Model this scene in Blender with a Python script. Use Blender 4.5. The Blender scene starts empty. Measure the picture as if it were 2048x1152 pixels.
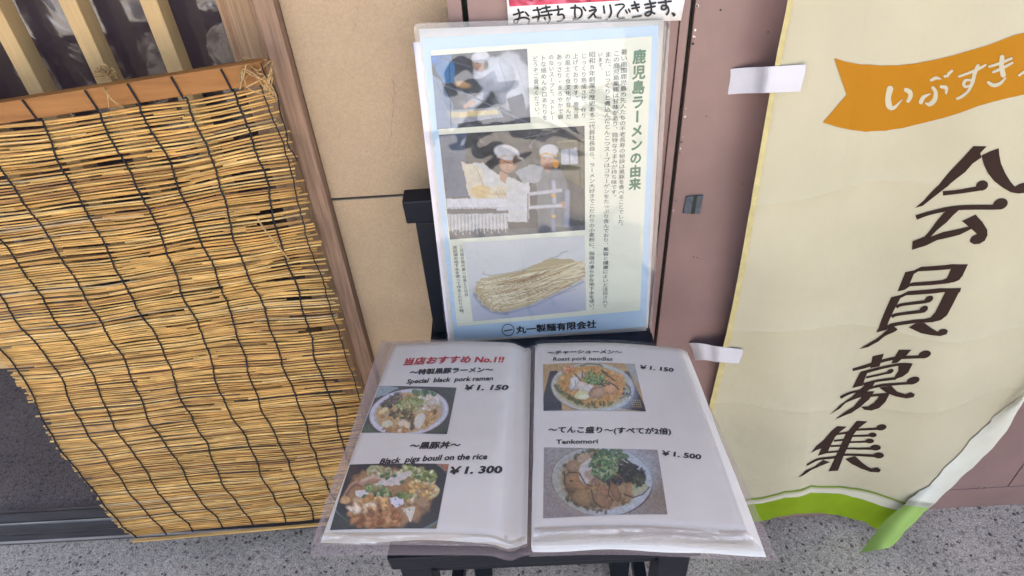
import bpy, bmesh, math, random
import numpy as np
from mathutils import Vector, Matrix
from mathutils.geometry import tessellate_polygon

# ------------------------------------------------------------------ camera, world, sun, exposure
scene = bpy.context.scene
COL = scene.collection
FPX, CAMH = 1400.0, 1.47
CAM = np.array([0.0, 0.0, CAMH])
_d = np.array([116, 1614, FPX]); _d /= np.linalg.norm(_d)
_f = np.array([0, 0, 1.0]); _y = _f - _d * (_f @ _d); _y /= np.linalg.norm(_y)
_x = np.cross(_y, -_d)
if _x[0] < 0: _x = -_x
_c, _s = math.cos(math.radians(1)), math.sin(math.radians(1))
BY, BX, BZ = _y * _c + _x * _s, _x * _c - _y * _s, -_d      # world axes in camera coordinates
cd = bpy.data.cameras.new('camera'); cd.sensor_width = 36; cd.lens = FPX / 2048 * 36
cd.clip_start = 0.02; cd.clip_end = 300
cam = bpy.data.objects.new('camera', cd); COL.objects.link(cam)
m = Matrix.Identity(4)
for r, B in enumerate((BX, BY, BZ)):
    m[r][0], m[r][1], m[r][2] = B[0], -B[1], -B[2]
m[2][3] = CAMH
cam.matrix_world = m
scene.camera = cam

SUN_EL, SUN_AZ = math.radians(62), math.radians(18)         # sun stands behind the building
world = bpy.data.worlds.new('World'); scene.world = world; world.use_nodes = True
wn = world.node_tree
sky = wn.nodes.new('ShaderNodeTexSky'); sky.sky_type = 'NISHITA'; sky.sun_disc = False
sky.sun_elevation = SUN_EL; sky.sun_rotation = SUN_AZ; sky.dust_density = 5.0
bg = wn.nodes['Background']; bg.inputs['Strength'].default_value = 0.12
wn.links.new(sky.outputs[0], bg.inputs[0])
sl = bpy.data.lights.new('sun', 'SUN'); sl.energy = 4.0; sl.angle = math.radians(0.5); sl.color = (1, .95, .88)
sun = bpy.data.objects.new('sun', sl); COL.objects.link(sun)
# light travels from the sun (above +Y) down towards -Y
sd = Vector((math.sin(SUN_AZ) * math.cos(SUN_EL), math.cos(SUN_AZ) * math.cos(SUN_EL), math.sin(SUN_EL)))
sun.rotation_euler = sd.to_track_quat('Z', 'Y').to_euler()
vs = scene.view_settings
vs.view_transform = 'Standard'; vs.look = 'None'; vs.gamma = 1; vs.use_curve_mapping = False
vs.exposure = 2.3
scene.cycles.max_bounces = 10; scene.cycles.transparent_max_bounces = 24
scene.cycles.caustics_reflective = False; scene.cycles.caustics_refractive = False

rnd = random.Random(7)

# ------------------------------------------------------------------ geometry helpers
def ray(px, py):
    v = np.array([px - 1024, py - 576, FPX]); return np.array([v @ BX, v @ BY, v @ BZ])
def at(px, py, ax, val):
    r = ray(px, py); k = 'XYZ'.index(ax)
    return CAM + r * (val - CAM[k]) / r[k]
def lin(c):
    c = np.asarray(c, float) / 255.0
    return np.where(c <= 0.04045, c / 12.92, ((c + 0.055) / 1.055) ** 2.4)

def mk(name, verts, faces, mat=None, parent=None, smooth=False, cols=None):
    me = bpy.data.meshes.new(name)
    me.from_pydata([tuple(map(float, v)) for v in verts], [], [tuple(map(int, f)) for f in faces])
    if smooth: me.polygons.foreach_set('use_smooth', [True] * len(me.polygons))
    if cols is not None:
        a = me.color_attributes.new('print', 'FLOAT_COLOR', 'POINT')
        c = np.ones((len(verts), 4), np.float32); c[:, :3] = cols
        a.data.foreach_set('color', c.ravel())
    me.update()
    o = bpy.data.objects.new(name, me); COL.objects.link(o)
    if mat: me.materials.append(mat)
    if parent: o.parent = parent; o.matrix_parent_inverse = parent.matrix_world.inverted()
    return o
def tag(o, label, cat, group=None):
    o['label'] = label; o['category'] = cat
    if group: o['group'] = group
    return o
def thing(name, label, cat, loc=(0, 0, 0), group=None):
    o = bpy.data.objects.new(name, None); COL.objects.link(o); o.location = loc
    o.empty_display_size = .05
    bpy.context.view_layer.update()
    return tag(o, label, cat, group)
def struct(o): o['kind'] = 'structure'; return o

def hexa(name, P, mat, parent=None, bev=0.0, seg=2):
    """P: 8 points, bottom four (ccw) then top four"""
    bm = bmesh.new(); v = [bm.verts.new(tuple(map(float, p))) for p in P]
    for f in ((0, 3, 2, 1), (4, 5, 6, 7), (0, 1, 5, 4), (1, 2, 6, 5), (2, 3, 7, 6), (3, 0, 4, 7)):
        bm.faces.new([v[i] for i in f])
    bmesh.ops.recalc_face_normals(bm, faces=bm.faces)
    if bev: bmesh.ops.bevel(bm, geom=list(bm.edges), offset=bev, segments=seg, affect='EDGES', profile=.6)
    me = bpy.data.meshes.new(name); bm.to_mesh(me); bm.free()
    me.materials.append(mat)
    o = bpy.data.objects.new(name, me); COL.objects.link(o)
    if parent: o.parent = parent; o.matrix_parent_inverse = parent.matrix_world.inverted()
    return o
def box(name, x, y, z, mat, parent=None, bev=0.0):
    return hexa(name, [(x[0], y[0], z[0]), (x[1], y[0], z[0]), (x[1], y[1], z[0]), (x[0], y[1], z[0]),
                       (x[0], y[0], z[1]), (x[1], y[0], z[1]), (x[1], y[1], z[1]), (x[0], y[1], z[1])], mat, parent, bev)

def tube_geo(pts, rad, sides=6, V=None, F=None, C=None, col=None):
    V = [] if V is None else V; F = [] if F is None else F
    pts = [np.asarray(p, float) for p in pts]; n = len(pts)
    rad = rad if hasattr(rad, '__len__') else [rad] * n
    base = len(V)
    up = np.array([0.13, 0.9, 0.31])
    for i, p in enumerate(pts):
        t = pts[min(i + 1, n - 1)] - pts[max(i - 1, 0)]; t /= (np.linalg.norm(t) + 1e-12)
        a = np.cross(t, up); a /= np.linalg.norm(a) + 1e-12; b = np.cross(t, a)
        for k in range(sides):
            an = 2 * math.pi * k / sides
            V.append(p + rad[i] * (a * math.cos(an) + b * math.sin(an)))
            if C is not None: C.append(col)
    for i in range(n - 1):
        for k in range(sides):
            k2 = (k + 1) % sides
            F.append((base + i * sides + k, base + i * sides + k2, base + (i + 1) * sides + k2, base + (i + 1) * sides + k))
    F.append(tuple(base + k for k in range(sides))[::-1]); F.append(tuple(base + (n - 1) * sides + k for k in range(sides)))
    return V, F
def tube(name, pts, rad, mat, parent=None, sides=6):
    V, F = tube_geo(pts, rad, sides); return mk(name, V, F, mat, parent, True)

def vnoise(x, y, seed=0):
    xi = np.floor(x).astype(np.int64); yi = np.floor(y).astype(np.int64)
    xf = x - xi; yf = y - yi; u = xf * xf * (3 - 2 * xf); v = yf * yf * (3 - 2 * yf)
    def h(a, b):
        n = (a * 374761393 + b * 668265263 + seed * 1442695041) & 0xffffffff
        n = ((n ^ (n >> 13)) * 1274126177) & 0xffffffff
        return ((n ^ (n >> 16)) & 0xffff) / 65535.0
    return (h(xi, yi) * (1 - u) + h(xi + 1, yi) * u) * (1 - v) + (h(xi, yi + 1) * (1 - u) + h(xi + 1, yi + 1) * u) * v
def fbm(x, y, seed=0, o=4):
    x = np.asarray(x, float); y = np.asarray(y, float); s = 0; a = .5; t = 0
    for k in range(o):
        s = s + a * vnoise(x * 2 ** k, y * 2 ** k, seed + k * 17); t += a; a *= .5
    return s / t

# ------------------------------------------------------------------ materials
MATS = {}
def mat(name, col, rough=.6, spec=.5, metal=0, coat=0, noise=None, bump=None, stretch=(1, 1, 1), col2=None, attr=None, objrand=0):
    """noise=(scale, amount) colour variation, bump=(scale, distance)"""
    M_ = bpy.data.materials.new(name); M_.use_nodes = True; nt = M_.node_tree; N = nt.nodes; L = nt.links
    b = N['Principled BSDF']
    b.inputs['Roughness'].default_value = rough; b.inputs['Metallic'].default_value = metal
    b.inputs['Specular IOR Level'].default_value = spec; b.inputs['Coat Weight'].default_value = coat
    b.inputs['Coat Roughness'].default_value = .06
    tc = N.new('ShaderNodeTexCoord'); mp = N.new('ShaderNodeMapping'); L.new(tc.outputs['Object'], mp.inputs[0])
    mp.inputs['Scale'].default_value = stretch
    src = None
    if attr:
        a = N.new('ShaderNodeAttribute'); a.attribute_name = attr; src = a.outputs['Color']
    else:
        rgb = N.new('ShaderNodeRGB'); rgb.outputs[0].default_value = (*col, 1); src = rgb.outputs[0]
    if noise:
        nz = N.new('ShaderNodeTexNoise'); nz.inputs['Scale'].default_value = noise[0]; nz.inputs['Detail'].default_value = 6
        L.new(mp.outputs[0], nz.inputs['Vector'])
        cr = N.new('ShaderNodeMapRange'); cr.inputs[1].default_value = .3; cr.inputs[2].default_value = .7
        L.new(nz.outputs[0], cr.inputs[0])
        mx = N.new('ShaderNodeMix'); mx.data_type = 'RGBA'
        if col2 is not None:
            L.new(src, mx.inputs[6]); mx.inputs[7].default_value = (*col2, 1)
            cr.inputs[4].default_value = noise[1]; L.new(cr.outputs[0], mx.inputs[0]); src = mx.outputs[2]
        else:
            cr.inputs[3].default_value = 1 - noise[1]; cr.inputs[4].default_value = 1 + noise[1]
            vm = N.new('ShaderNodeVectorMath'); vm.operation = 'SCALE'; L.new(src, vm.inputs[0]); L.new(cr.outputs[0], vm.inputs['Scale']); src = vm.outputs[0]
    L.new(src, b.inputs['Base Color'])
    if bump:
        n2 = N.new('ShaderNodeTexNoise'); n2.inputs['Scale'].default_value = bump[0]; n2.inputs['Detail'].default_value = 5
        L.new(mp.outputs[0], n2.inputs['Vector'])
        bp = N.new('ShaderNodeBump'); bp.inputs['Distance'].default_value = bump[1]; L.new(n2.outputs[0], bp.inputs['Height'])
        L.new(bp.outputs[0], b.inputs['Normal'])
    if name in ('beige_render', 'pink_paint', 'menu_paper', 'white_tape'):
        g1 = N.new('ShaderNodeTexNoise'); g1.inputs['Scale'].default_value = 4.5; g1.inputs['Detail'].default_value = 9; g1.inputs['Roughness'].default_value = .68
        L.new(tc.outputs['Object'], g1.inputs['Vector'])
        g2 = N.new('ShaderNodeMapRange'); g2.inputs[1].default_value = .38; g2.inputs[2].default_value = .68; g2.inputs[3].default_value = 1.04; g2.inputs[4].default_value = .93 if name != 'pink_paint' else .84
        L.new(g1.outputs[0], g2.inputs[0])
        g3 = N.new('ShaderNodeVectorMath'); g3.operation = 'SCALE'; L.new(src, g3.inputs[0]); L.new(g2.outputs[0], g3.inputs['Scale']); L.new(g3.outputs[0], b.inputs['Base Color'])
    MATS[name] = M_
    return M_

def film(name, gloss=.06, rough=.04, haze=0.0, hcol=(.5, .45, .45), bump=None, tint=(1, 1, 1), ior=1.5):
    M_ = bpy.data.materials.new(name); M_.use_nodes = True; nt = M_.node_tree; N = nt.nodes; L = nt.links
    N.remove(N['Principled BSDF']); out = N['Material Output']
    tr = N.new('ShaderNodeBsdfTransparent'); tr.inputs[0].default_value = (*tint, 1)
    gl = N.new('ShaderNodeBsdfAnisotropic'); gl.inputs['Roughness'].default_value = rough
    df = N.new('ShaderNodeBsdfDiffuse'); df.inputs[0].default_value = (*hcol, 1)
    m1 = N.new('ShaderNodeMixShader'); m1.inputs[0].default_value = haze
    L.new(tr.outputs[0], m1.inputs[1]); L.new(df.outputs[0], m1.inputs[2])
    lw = N.new('ShaderNodeFresnel'); lw.inputs[0].default_value = ior
    ad = N.new('ShaderNodeMath'); ad.operation = 'ADD'; ad.use_clamp = True; ad.inputs[1].default_value = gloss
    L.new(lw.outputs[0], ad.inputs[0])
    m2 = N.new('ShaderNodeMixShader'); L.new(ad.outputs[0], m2.inputs[0]); L.new(m1.outputs[0], m2.inputs[1]); L.new(gl.outputs[0], m2.inputs[2])
    L.new(m2.outputs[0], out.inputs[0])
    if bump:
        tc = N.new('ShaderNodeTexCoord')
        nz = N.new('ShaderNodeTexNoise'); nz.inputs['Scale'].default_value = bump[0]; nz.inputs['Detail'].default_value = 3; nz.inputs['Distortion'].default_value = .6
        L.new(tc.outputs['Object'], nz.inputs['Vector'])
        bp = N.new('ShaderNodeBump'); bp.inputs['Distance'].default_value = bump[1]; L.new(nz.outputs[0], bp.inputs['Height'])
        L.new(bp.outputs[0], gl.inputs['Normal']); L.new(bp.outputs[0], lw.inputs['Normal'])
    MATS[name] = M_
    return M_

def chip_material(name, base, wear, scale, thr, rough=.45, bump=None, spec=.5):
    """paint with small worn spots"""
    M_ = mat(name, base, rough, spec, noise=(6, .07), bump=bump)
    nt = M_.node_tree; N = nt.nodes; L = nt.links; b = N['Principled BSDF']
    old = b.inputs['Base Color'].links[0].from_socket
    tc = N.new('ShaderNodeTexCoord'); nz = N.new('ShaderNodeTexNoise'); nz.inputs['Scale'].default_value = scale; nz.inputs['Detail'].default_value = 8
    nz.inputs['Roughness'].default_value = .7
    L.new(tc.outputs['Object'], nz.inputs['Vector'])
    cr = N.new('ShaderNodeMapRange'); cr.inputs[1].default_value = thr; cr.inputs[2].default_value = thr + .015; L.new(nz.outputs[0], cr.inputs[0])
    mx = N.new('ShaderNodeMix'); mx.data_type = 'RGBA'; L.new(cr.outputs[0], mx.inputs[0]); L.new(old, mx.inputs[6]); mx.inputs[7].default_value = (*wear, 1)
    L.new(mx.outputs[2], b.inputs['Base Color'])
    return M_

def concrete(name, base):
    """washed aggregate floor: fine grit, light and dark chips"""
    M_ = bpy.data.materials.new(name); M_.use_nodes = True; nt = M_.node_tree; N = nt.nodes; L = nt.links
    b = N['Principled BSDF']; b.inputs['Roughness'].default_value = .75; b.inputs['Specular IOR Level'].default_value = .3
    tc = N.new('ShaderNodeTexCoord')
    def vor(scale, rr=1.0):
        v = N.new('ShaderNodeTexVoronoi'); v.inputs['Scale'].default_value = scale; v.inputs['Randomness'].default_value = rr
        nn = N.new('ShaderNodeTexNoise'); nn.inputs['Scale'].default_value = scale * 1.6; L.new(tc.outputs['Object'], nn.inputs['Vector'])
        mx = N.new('ShaderNodeVectorMath'); mx.operation = 'MULTIPLY_ADD'; mx.inputs[1].default_value = (.9 / scale,) * 3
        L.new(nn.outputs['Color'], mx.inputs[0]); L.new(tc.outputs['Object'], mx.inputs[2]); L.new(mx.outputs[0], v.inputs['Vector']); return v
    def rng(sock, a, c, lo=0, hi=1):
        r = N.new('ShaderNodeMapRange'); r.inputs[1].default_value = a; r.inputs[2].default_value = c; r.inputs[3].default_value = lo; r.inputs[4].default_value = hi
        L.new(sock, r.inputs[0]); return r.outputs[0]
    def mul(a, c):
        k = N.new('ShaderNodeMath'); k.operation = 'MULTIPLY'; L.new(a, k.inputs[0]); L.new(c, k.inputs[1]); return k.outputs[0]
    def mix(f, a, c):
        k = N.new('ShaderNodeMix'); k.data_type = 'RGBA'; L.new(f, k.inputs[0])
        for s, i in ((a, 6), (c, 7)):
            if isinstance(s, tuple): k.inputs[i].default_value = (*s, 1)
            else: L.new(s, k.inputs[i])
        return k.outputs[2]
    n1 = N.new('ShaderNodeTexNoise'); n1.inputs['Scale'].default_value = 240; n1.inputs['Detail'].default_value = 4; L.new(tc.outputs['Object'], n1.inputs['Vector'])
    n2 = N.new('ShaderNodeTexNoise'); n2.inputs['Scale'].default_value = 5; n2.inputs['Detail'].default_value = 5; L.new(tc.outputs['Object'], n2.inputs['Vector'])
    col = mix(rng(n1.outputs[0], .3, .7), tuple(x * .62 for x in base), tuple(min(1, x * 1.35) for x in base))
    va = vor(420); sep = N.new('ShaderNodeSeparateColor'); L.new(va.outputs['Color'], sep.inputs[0])
    col = mix(mul(rng(sep.outputs[0], .72, .74), rng(va.outputs['Distance'], .45, .35)), col, tuple(min(1, x * 1.7) for x in base))
    col = mix(mul(rng(sep.outputs[1], .8, .82), rng(va.outputs['Distance'], .5, .4)), col, tuple(x * .3 for x in base))
    vb = vor(105); s2 = N.new('ShaderNodeSeparateColor'); L.new(vb.outputs['Color'], s2.inputs[0])
    col = mix(mul(rng(s2.outputs[0], .88, .89), rng(vb.outputs['Distance'], .42, .36)), col, (.075, .07, .072))
    col = mix(mul(rng(s2.outputs[1], .90, .91), rng(vb.outputs['Distance'], .40, .34)), col, (.20, .14, .11))
    n3 = N.new('ShaderNodeTexNoise'); n3.inputs['Scale'].default_value = 85; n3.inputs['Detail'].default_value = 3; L.new(tc.outputs['Object'], n3.inputs['Vector'])
    col = mix(rng(n3.outputs[0], .56, .66, 0, .6), col, tuple(x * .35 for x in base)); col = mix(rng(n3.outputs[0], .42, .34, 0, .35), col, tuple(min(1, x * 1.6) for x in base))
    vc = vor(58); s3 = N.new('ShaderNodeSeparateColor'); L.new(vc.outputs['Color'], s3.inputs[0])
    col = mix(mul(rng(s3.outputs[2], .93, .94), rng(vc.outputs['Distance'], .40, .35)), col, (.06, .055, .06))
    vm = N.new('ShaderNodeVectorMath'); vm.operation = 'SCALE'; L.new(col, vm.inputs[0]); L.new(rng(n2.outputs[0], .3, .7, .80, 1.15), vm.inputs['Scale'])
    L.new(vm.outputs[0], b.inputs['Base Color'])
    bp = N.new('ShaderNodeBump'); bp.inputs['Distance'].default_value = .0012; L.new(n1.outputs[0], bp.inputs['Height']); L.new(bp.outputs[0], b.inputs['Normal'])
    return M_

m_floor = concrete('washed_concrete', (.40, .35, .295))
m_infloor_shaded = concrete('inner_concrete_shaded', (.165, .125, .108))  # same concrete as outside, with the indoor shade put into a darker colour
m_beige = mat('beige_render', (.43, .318, .208), .85, .2, noise=(330, .08), bump=(520, .0012))
m_seam = mat('black_sealant', (.015, .015, .017), .5)
m_pink = chip_material('pink_paint', (.265, .165, .150), (.08, .06, .055), 26, .74, .38, bump=(180, .00015))
m_gap = mat('gap_dark', (.012, .012, .012), .8, noise=(120, .8), col2=(.03, .06, .03))
m_frame = mat('reddish_wood', (.27, .172, .118), .75, .2, noise=(22, .28), stretch=(16, 16, .6), bump=(70, .0009))
m_stile = mat('grooved_wood', (.44, .31, .19), .75, .2, noise=(9, .8), stretch=(30, 30, .35), bump=(30, .003), col2=(.24, .12, .07))
m_bar = mat('pale_lattice_wood', (.47, .33, .16), .65, .25, noise=(18, .35), stretch=(12, 12, .6), bump=(60, .0006), col2=(.34, .21, .11))
m_barside = m_bar
m_rail = mat('orange_wood', (.30, .13, .033), .5, .35, noise=(10, .75), stretch=(.8, 14, 10), bump=(70, .0006), col2=(.19, .07, .014))
m_slat = mat('slat_wood', (.52, .33, .12), .55, .3, noise=(12, .3), stretch=(.8, 14, 10))
m_reed = mat('reed', (.6, .4, .15), .5, .4, attr='print', noise=(26, .32), stretch=(1, 5, 5), bump=(90, .0003))
m_cord = mat('black_cord', (.018, .019, .024), .8, .2)
m_twine = mat('twine', (.42, .27, .12), .85, .2, noise=(300, .3))
m_chair = chip_material('black_lacquer', (.006, .008, .014), (.30, .22, .10), 34, .715, .46, bump=(120, .0002), spec=.2)
m_paper = mat('white_paper', (.82, .80, .79), .7, .2, noise=(18, .03))
m_backpaper = mat('lilac_paper', (.70, .66, .74), .6, .3, noise=(10, .05))
m_blue = mat('print_blue', (.50, .68, .90), .6, .2)
m_cream = mat('print_cream', (.80, .83, .72), .6, .2)
m_print = mat('colour_print', (1, 1, 1), .55, .3, attr='print')
m_ink = mat('ink_black', (.015, .014, .018), .5, .3)
m_inkg = mat('ink_grey', (.03, .035, .035), .5, .3)
m_green = mat('ink_green', (.005, .15, .07), .5, .3)
m_red = mat('ink_red', (.52, .05, .06), .5, .3)
m_cloth = mat('banner_cloth', (.47, .43, .31), .85, .15, noise=(5, .06), bump=(9, .006))
m_hem = mat('banner_hem', (.50, .43, .21), .85, .15, noise=(60, .12), bump=(500, .0006))
m_orange = mat('banner_orange', (.40, .17, .010), .85, .15, bump=(1500, .0002))
m_brown = mat('banner_brown', (.033, .018, .014), .85, .15)
m_lime = mat('banner_lime', (.21, .31, .012), .85, .15, noise=(15, .08))
m_stripe = mat('banner_stripe', (.56, .54, .43), .85, .15)
m_limeline = mat('banner_lime_line', (.17, .25, .04), .85, .15)
m_white = mat('banner_white', (.62, .61, .52), .85, .15, noise=(15, .05))
m_limeback = mat('banner_lime_back', (.30, .44, .12), .85, .15, noise=(15, .06))
m_tape = mat('white_tape', (.56, .55, .59), .55, .3, noise=(30, .03), bump=(60, .0003))
m_tag = mat('grey_plate', (.06, .075, .10), .35, .5, noise=(90, .3))
m_sill = mat('bronze_metal', (.085, .072, .070), .4, .5, noise=(40, .25), stretch=(.3, 4, 4))
m_alu = mat('aluminium', (.55, .54, .54), .35, .5, metal=.8, noise=(30, .2), stretch=(.4, 5, 5))
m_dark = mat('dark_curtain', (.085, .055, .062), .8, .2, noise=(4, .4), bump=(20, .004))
m_dirt = mat('dirt', (.20, .15, .11), .9, .1)
m_plaster = mat('outer_plaster', (.42, .44, .42), .8, .2, noise=(3, .08))
m_glassdark = mat('window_glass', (.03, .04, .05), .08, .6)
m_road = mat('asphalt_grey', (.38, .345, .30), .9, .2, noise=(30, .2))
f_poster = film('clear_film', .06, .03, 0.02, (.8, .85, .95), bump=(4.5, .012), ior=1.35)
f_menu = film('menu_film', .01, .10, 0.03, (.85, .80, .76), bump=(9, .006), ior=1.22)
f_margin = film('hazy_film', .02, .14, 0.38, (.42, .33, .315), bump=(14, .004), ior=1.3)  # pinkish brown diffuse share paints in the film's tinted reflection along with its haze
f_marginp = film('poster_margin', .02, .05, 0.08, (.62, .66, .76), bump=(10, .002), ior=1.2)
f_shiny = film('crumpled_film', .12, .12, 0.18, (.60, .57, .60), bump=(60, .004))
f_wrap = film('plastic_wrap', .07, .12, 0.06, (.36, .38, .50), bump=(8, .008), tint=(.95, .92, .95))

# ------------------------------------------------------------------ the setting
YB, YP = .88, .845        # beige wall face, pink steel face
def plane(name, x, y, z, mt, n=1):
    return struct(mk(name, [(x[0], y[0], z), (x[1], y[0], z), (x[1], y[1], z), (x[0], y[1], z)], [(0, 1, 2, 3)], mt))
plane('pavement', (-4, 4), (-2.2, .93), 0.0, m_floor)
plane('inner_floor', (-4, 4), (.93, 3.2), 0.0, m_infloor_shaded)
plane('road', (-60, 60), (-60, 60), -0.12, m_road)
hexa('kerb', [(-4, -2.35, -.12), (4, -2.35, -.12), (4, -2.2, -.12), (-4, -2.2, -.12), (-4, -2.35, .004), (4, -2.35, .004), (4, -2.2, .004), (-4, -2.2, .004)], m_floor, bev=.01)
bpy.data.objects['kerb']['kind'] = 'structure'
# room behind the lattice door; its top slab runs out as an added sun-blocking canopy
struct(box('ceiling_sunblock', (-4, 4), (.55, 3.3), (2.55, 2.7), m_plaster))
struct(box('upper_wall', (-4, 4), (.9, 1.0), (1.9, 2.55), m_plaster))
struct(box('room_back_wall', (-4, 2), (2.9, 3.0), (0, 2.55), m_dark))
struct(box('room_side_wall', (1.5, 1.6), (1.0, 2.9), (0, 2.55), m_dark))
# building added out of view to give the plastic something to reflect
ob = thing('reflection_building', 'pale building with dark windows, added out of view for faint reflections in the laminated poster', 'building', (0, -11, -.12))
box('wall', (-14, 14), (-14, -11), (-.12, 6.5), m_plaster, ob)
for i in range(9):
    x = -12 + i * 3
    box('window', (x, x + 1.5), (-11.0, -10.96), (1.0, 2.4), m_glassdark, ob)
    box('window', (x, x + 1.5), (-11.0, -10.96), (3.9, 5.2), m_glassdark, ob)

# white van added behind the camera to put glare into the poster film
m_van = mat('van_white', (.74, .77, .82), .35, .5, noise=(2, .05)); m_tyre = mat('tyre_rubber', (.03, .03, .03), .8)
vn = thing('reflection_van', 'white van added out of view for its glare in the laminated poster', 'van', (-1.1, -4.6, -.12))
hexa('body', [(-2.9, -5.4, .18), (.75, -5.4, .18), (.75, -3.9, .18), (-2.9, -3.9, .18), (-2.85, -5.3, 1.15), (.70, -5.3, 1.15), (.70, -3.95, 1.15), (-2.85, -3.95, 1.15)], m_van, vn, .05)
hexa('cabin', [(-2.8, -5.3, 1.15), (.30, -5.3, 1.15), (.30, -3.96, 1.15), (-2.8, -3.96, 1.15), (-2.7, -5.2, 1.85), (-.15, -5.2, 1.85), (-.15, -4.06, 1.85), (-2.7, -4.06, 1.85)], m_van, vn, .05)
for a_, b_ in ((-2.6, -1.75), (-1.65, -.85), (-.75, -.05)):
    hexa('window', [(a_, -3.99, 1.22), (b_, -3.99, 1.22), (b_, -3.93, 1.22), (a_, -3.93, 1.22), (a_ + .03, -4.06, 1.7), (b_ - .12, -4.06, 1.7), (b_ - .12, -4.0, 1.7), (a_ + .03, -4.0, 1.7)], m_glassdark, vn, .01)
for x in (-2.2, .05):
    for y in (-5.25, -3.9): tube('wheel', [(x, y - .08, .2), (x, y + .08, .2)], .31, m_tyre, vn, 24)
box('bumper', (.72, .84), (-5.3, -4.0), (.2, .42), m_tyre, vn, .02)

# beige wall
bw = thing('beige_wall', 'beige rendered wall strip between the reddish wooden post and the pink steel door frame', 'wall', (-.17, YB, 0))
GX0, GX1 = -.2735, -.068
SZ = at(735, 395, 'Y', YB)[2]
for nm, z0, z1 in (('panel', 0.0, SZ - .0022), ('panel', SZ + .0022, 1.9)):
    box(nm, (GX0, GX1), (YB, YB + .05), (z0, z1), m_beige, bw, .0012)
box('seam', (GX0, GX1), (YB + .003, YB + .04), (SZ - .0022, SZ + .0022), m_seam, bw)
# hairline cracks in the render
def crack(pts, w=.0005):
    w *= .55
    P = [at(x, y, 'Y', YB) + np.array([0, -.0004, 0]) for x, y in pts]
    V = []; F = []
    for i, p in enumerate(P):
        ww = w * (.4 + rnd.random()) * (1 if 0 < i < len(P) - 1 else .2)
        V += [p + np.array([-ww, 0, 0]), p + np.array([ww, 0, ww * .3])]
        if i: F.append((2 * i - 2, 2 * i - 1, 2 * i + 1, 2 * i))
    mk('crack', V, F, m_dirt, bw)
crack([(786, 150), (784, 160), (789, 168), (787, 178), (791, 186), (785, 198), (788, 212), (785, 230), (782, 250), (783, 270), (777, 290), (770, 318)], .0006)
crack([(722, 0), (715, 14), (718, 24), (708, 40), (712, 52), (704, 62)], .0004)

# pink steel door frame and door
pk = thing('pink_door_frame', 'dusty pink painted steel frame behind the leaning poster', 'door frame', (.08, YP, 0))
box('jamb', (-.0675, -.0505), (YP + .004, YP + .06), (0, 1.9), m_pink, pk, .001)
box('gap', (-.0505, -.0435), (YP + .02, YP + .06), (0, 1.9), m_gap, pk)
box('panel', (-.0435, .196), (YP, YP + .06), (0, 1.9), m_pink, pk, .0012)
box('panel', (.1968, .2095), (YP - .003, YP + .06), (0, 1.9), m_pink, pk, .001)
box('panel', (.2100, .2205), (YP - .006, YP + .06), (0, 1.9), m_pink, pk, .001)
box('gap', (.2205, .2275), (YP + .012, YP + .06), (0, 1.9), m_gap, pk)
pd = thing('pink_door', 'wide dusty pink steel door behind the cream banner', 'door', (.8, YP, 0))
box('kick_plate', (.2275, 3.0), (YP, YP + .05), (0, .0735), m_pink, pd, .0012)
box('leaf', (.2275, 1.0385), (YP, YP + .05), (.0765, 1.9), m_pink, pd, .0012)
box('leaf', (1.0415, 3.0), (YP, YP + .05), (.0765, 1.9), m_pink, pd, .0012)
box('groove', (.2275, 3.0), (YP + .006, YP + .05), (.0735, .0765), m_gap, pd)
box('groove', (1.0385, 1.0415), (YP + .006, YP + .05), (.0765, 1.9), m_gap, pd)
def spot(px, py, r, mt, parent, Y):
    p = at(px, py, 'Y', Y - .0006); n = 7
    V = [p + np.array([r * math.cos(k * 2 * math.pi / n) * rnd.uniform(.5, 1.2), 0, r * math.sin(k * 2 * math.pi / n) * rnd.uniform(.5, 1.2)]) for k in range(n)]
    mk('paint_chip', V, [tuple(range(n))[::-1]], mt, parent)
for a in ((1387, 514, .0016), (1394, 515, .0014), (1400, 518, .0008), (1441, 20, .0014), (1536, 64, .0012), (1413, 233, .0012), (1958, 974, .0022), (1968, 976, .003), (1953, 978, .002), (1989, 974, .0014), (1486, 368, .001)):
    spot(*a, m_gap, pd, YP)
for k in range(16):
    y = rnd.choice([rnd.uniform(210, 310), rnd.uniform(380, 430), rnd.uniform(10, 90)])
    spot(1392 - .113 * y + rnd.uniform(2, 6), y, rnd.uniform(.0008, .0024), rnd.choice([m_dirt, m_gap, m_alu]), pd, YP)

tg = thing('magnet_plate', 'small blue grey plate with a dark slot stuck on the pink door', 'plate', tuple(at(1386, 410, 'Y', YP)))
def yhexa(name, px4, y0, y1, mt, parent, bev=0):
    """extruded quad in the wall plane from pixel corners TL,TR,BR,BL measured at depth y0"""
    P = [at(x, y, 'Y', y0) for x, y in px4]; tl, tr, br, bl = P; e = np.array([0, y1 - y0, 0])
    return hexa(name, [bl, br, br + e, bl + e, tl, tr, tr + e, tl + e], mt, parent, bev)
yhexa('plate', [(1373, 394), (1407, 391), (1400, 428), (1366, 427)], YP - .003, YP - .0002, m_tag, tg, .0006)
yhexa('slot', [(1388, 393), (1395, 392), (1389, 428), (1382, 428)], YP - .0038, YP - .0026, m_gap, tg)

# reddish wooden post between lattice door and beige wall
dp = thing('door_post', 'reddish brown wooden post between the reed blind and the beige wall', 'post', (-.285, .85, 0))
box('post', (-.2985, -.2745), (.8625, .98), (0, 1.9), m_frame, dp, .0012)
box('rebate_strip', (-.3045, -.2988), (.874, .98), (0, 1.9), m_frame, dp, .001)

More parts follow.
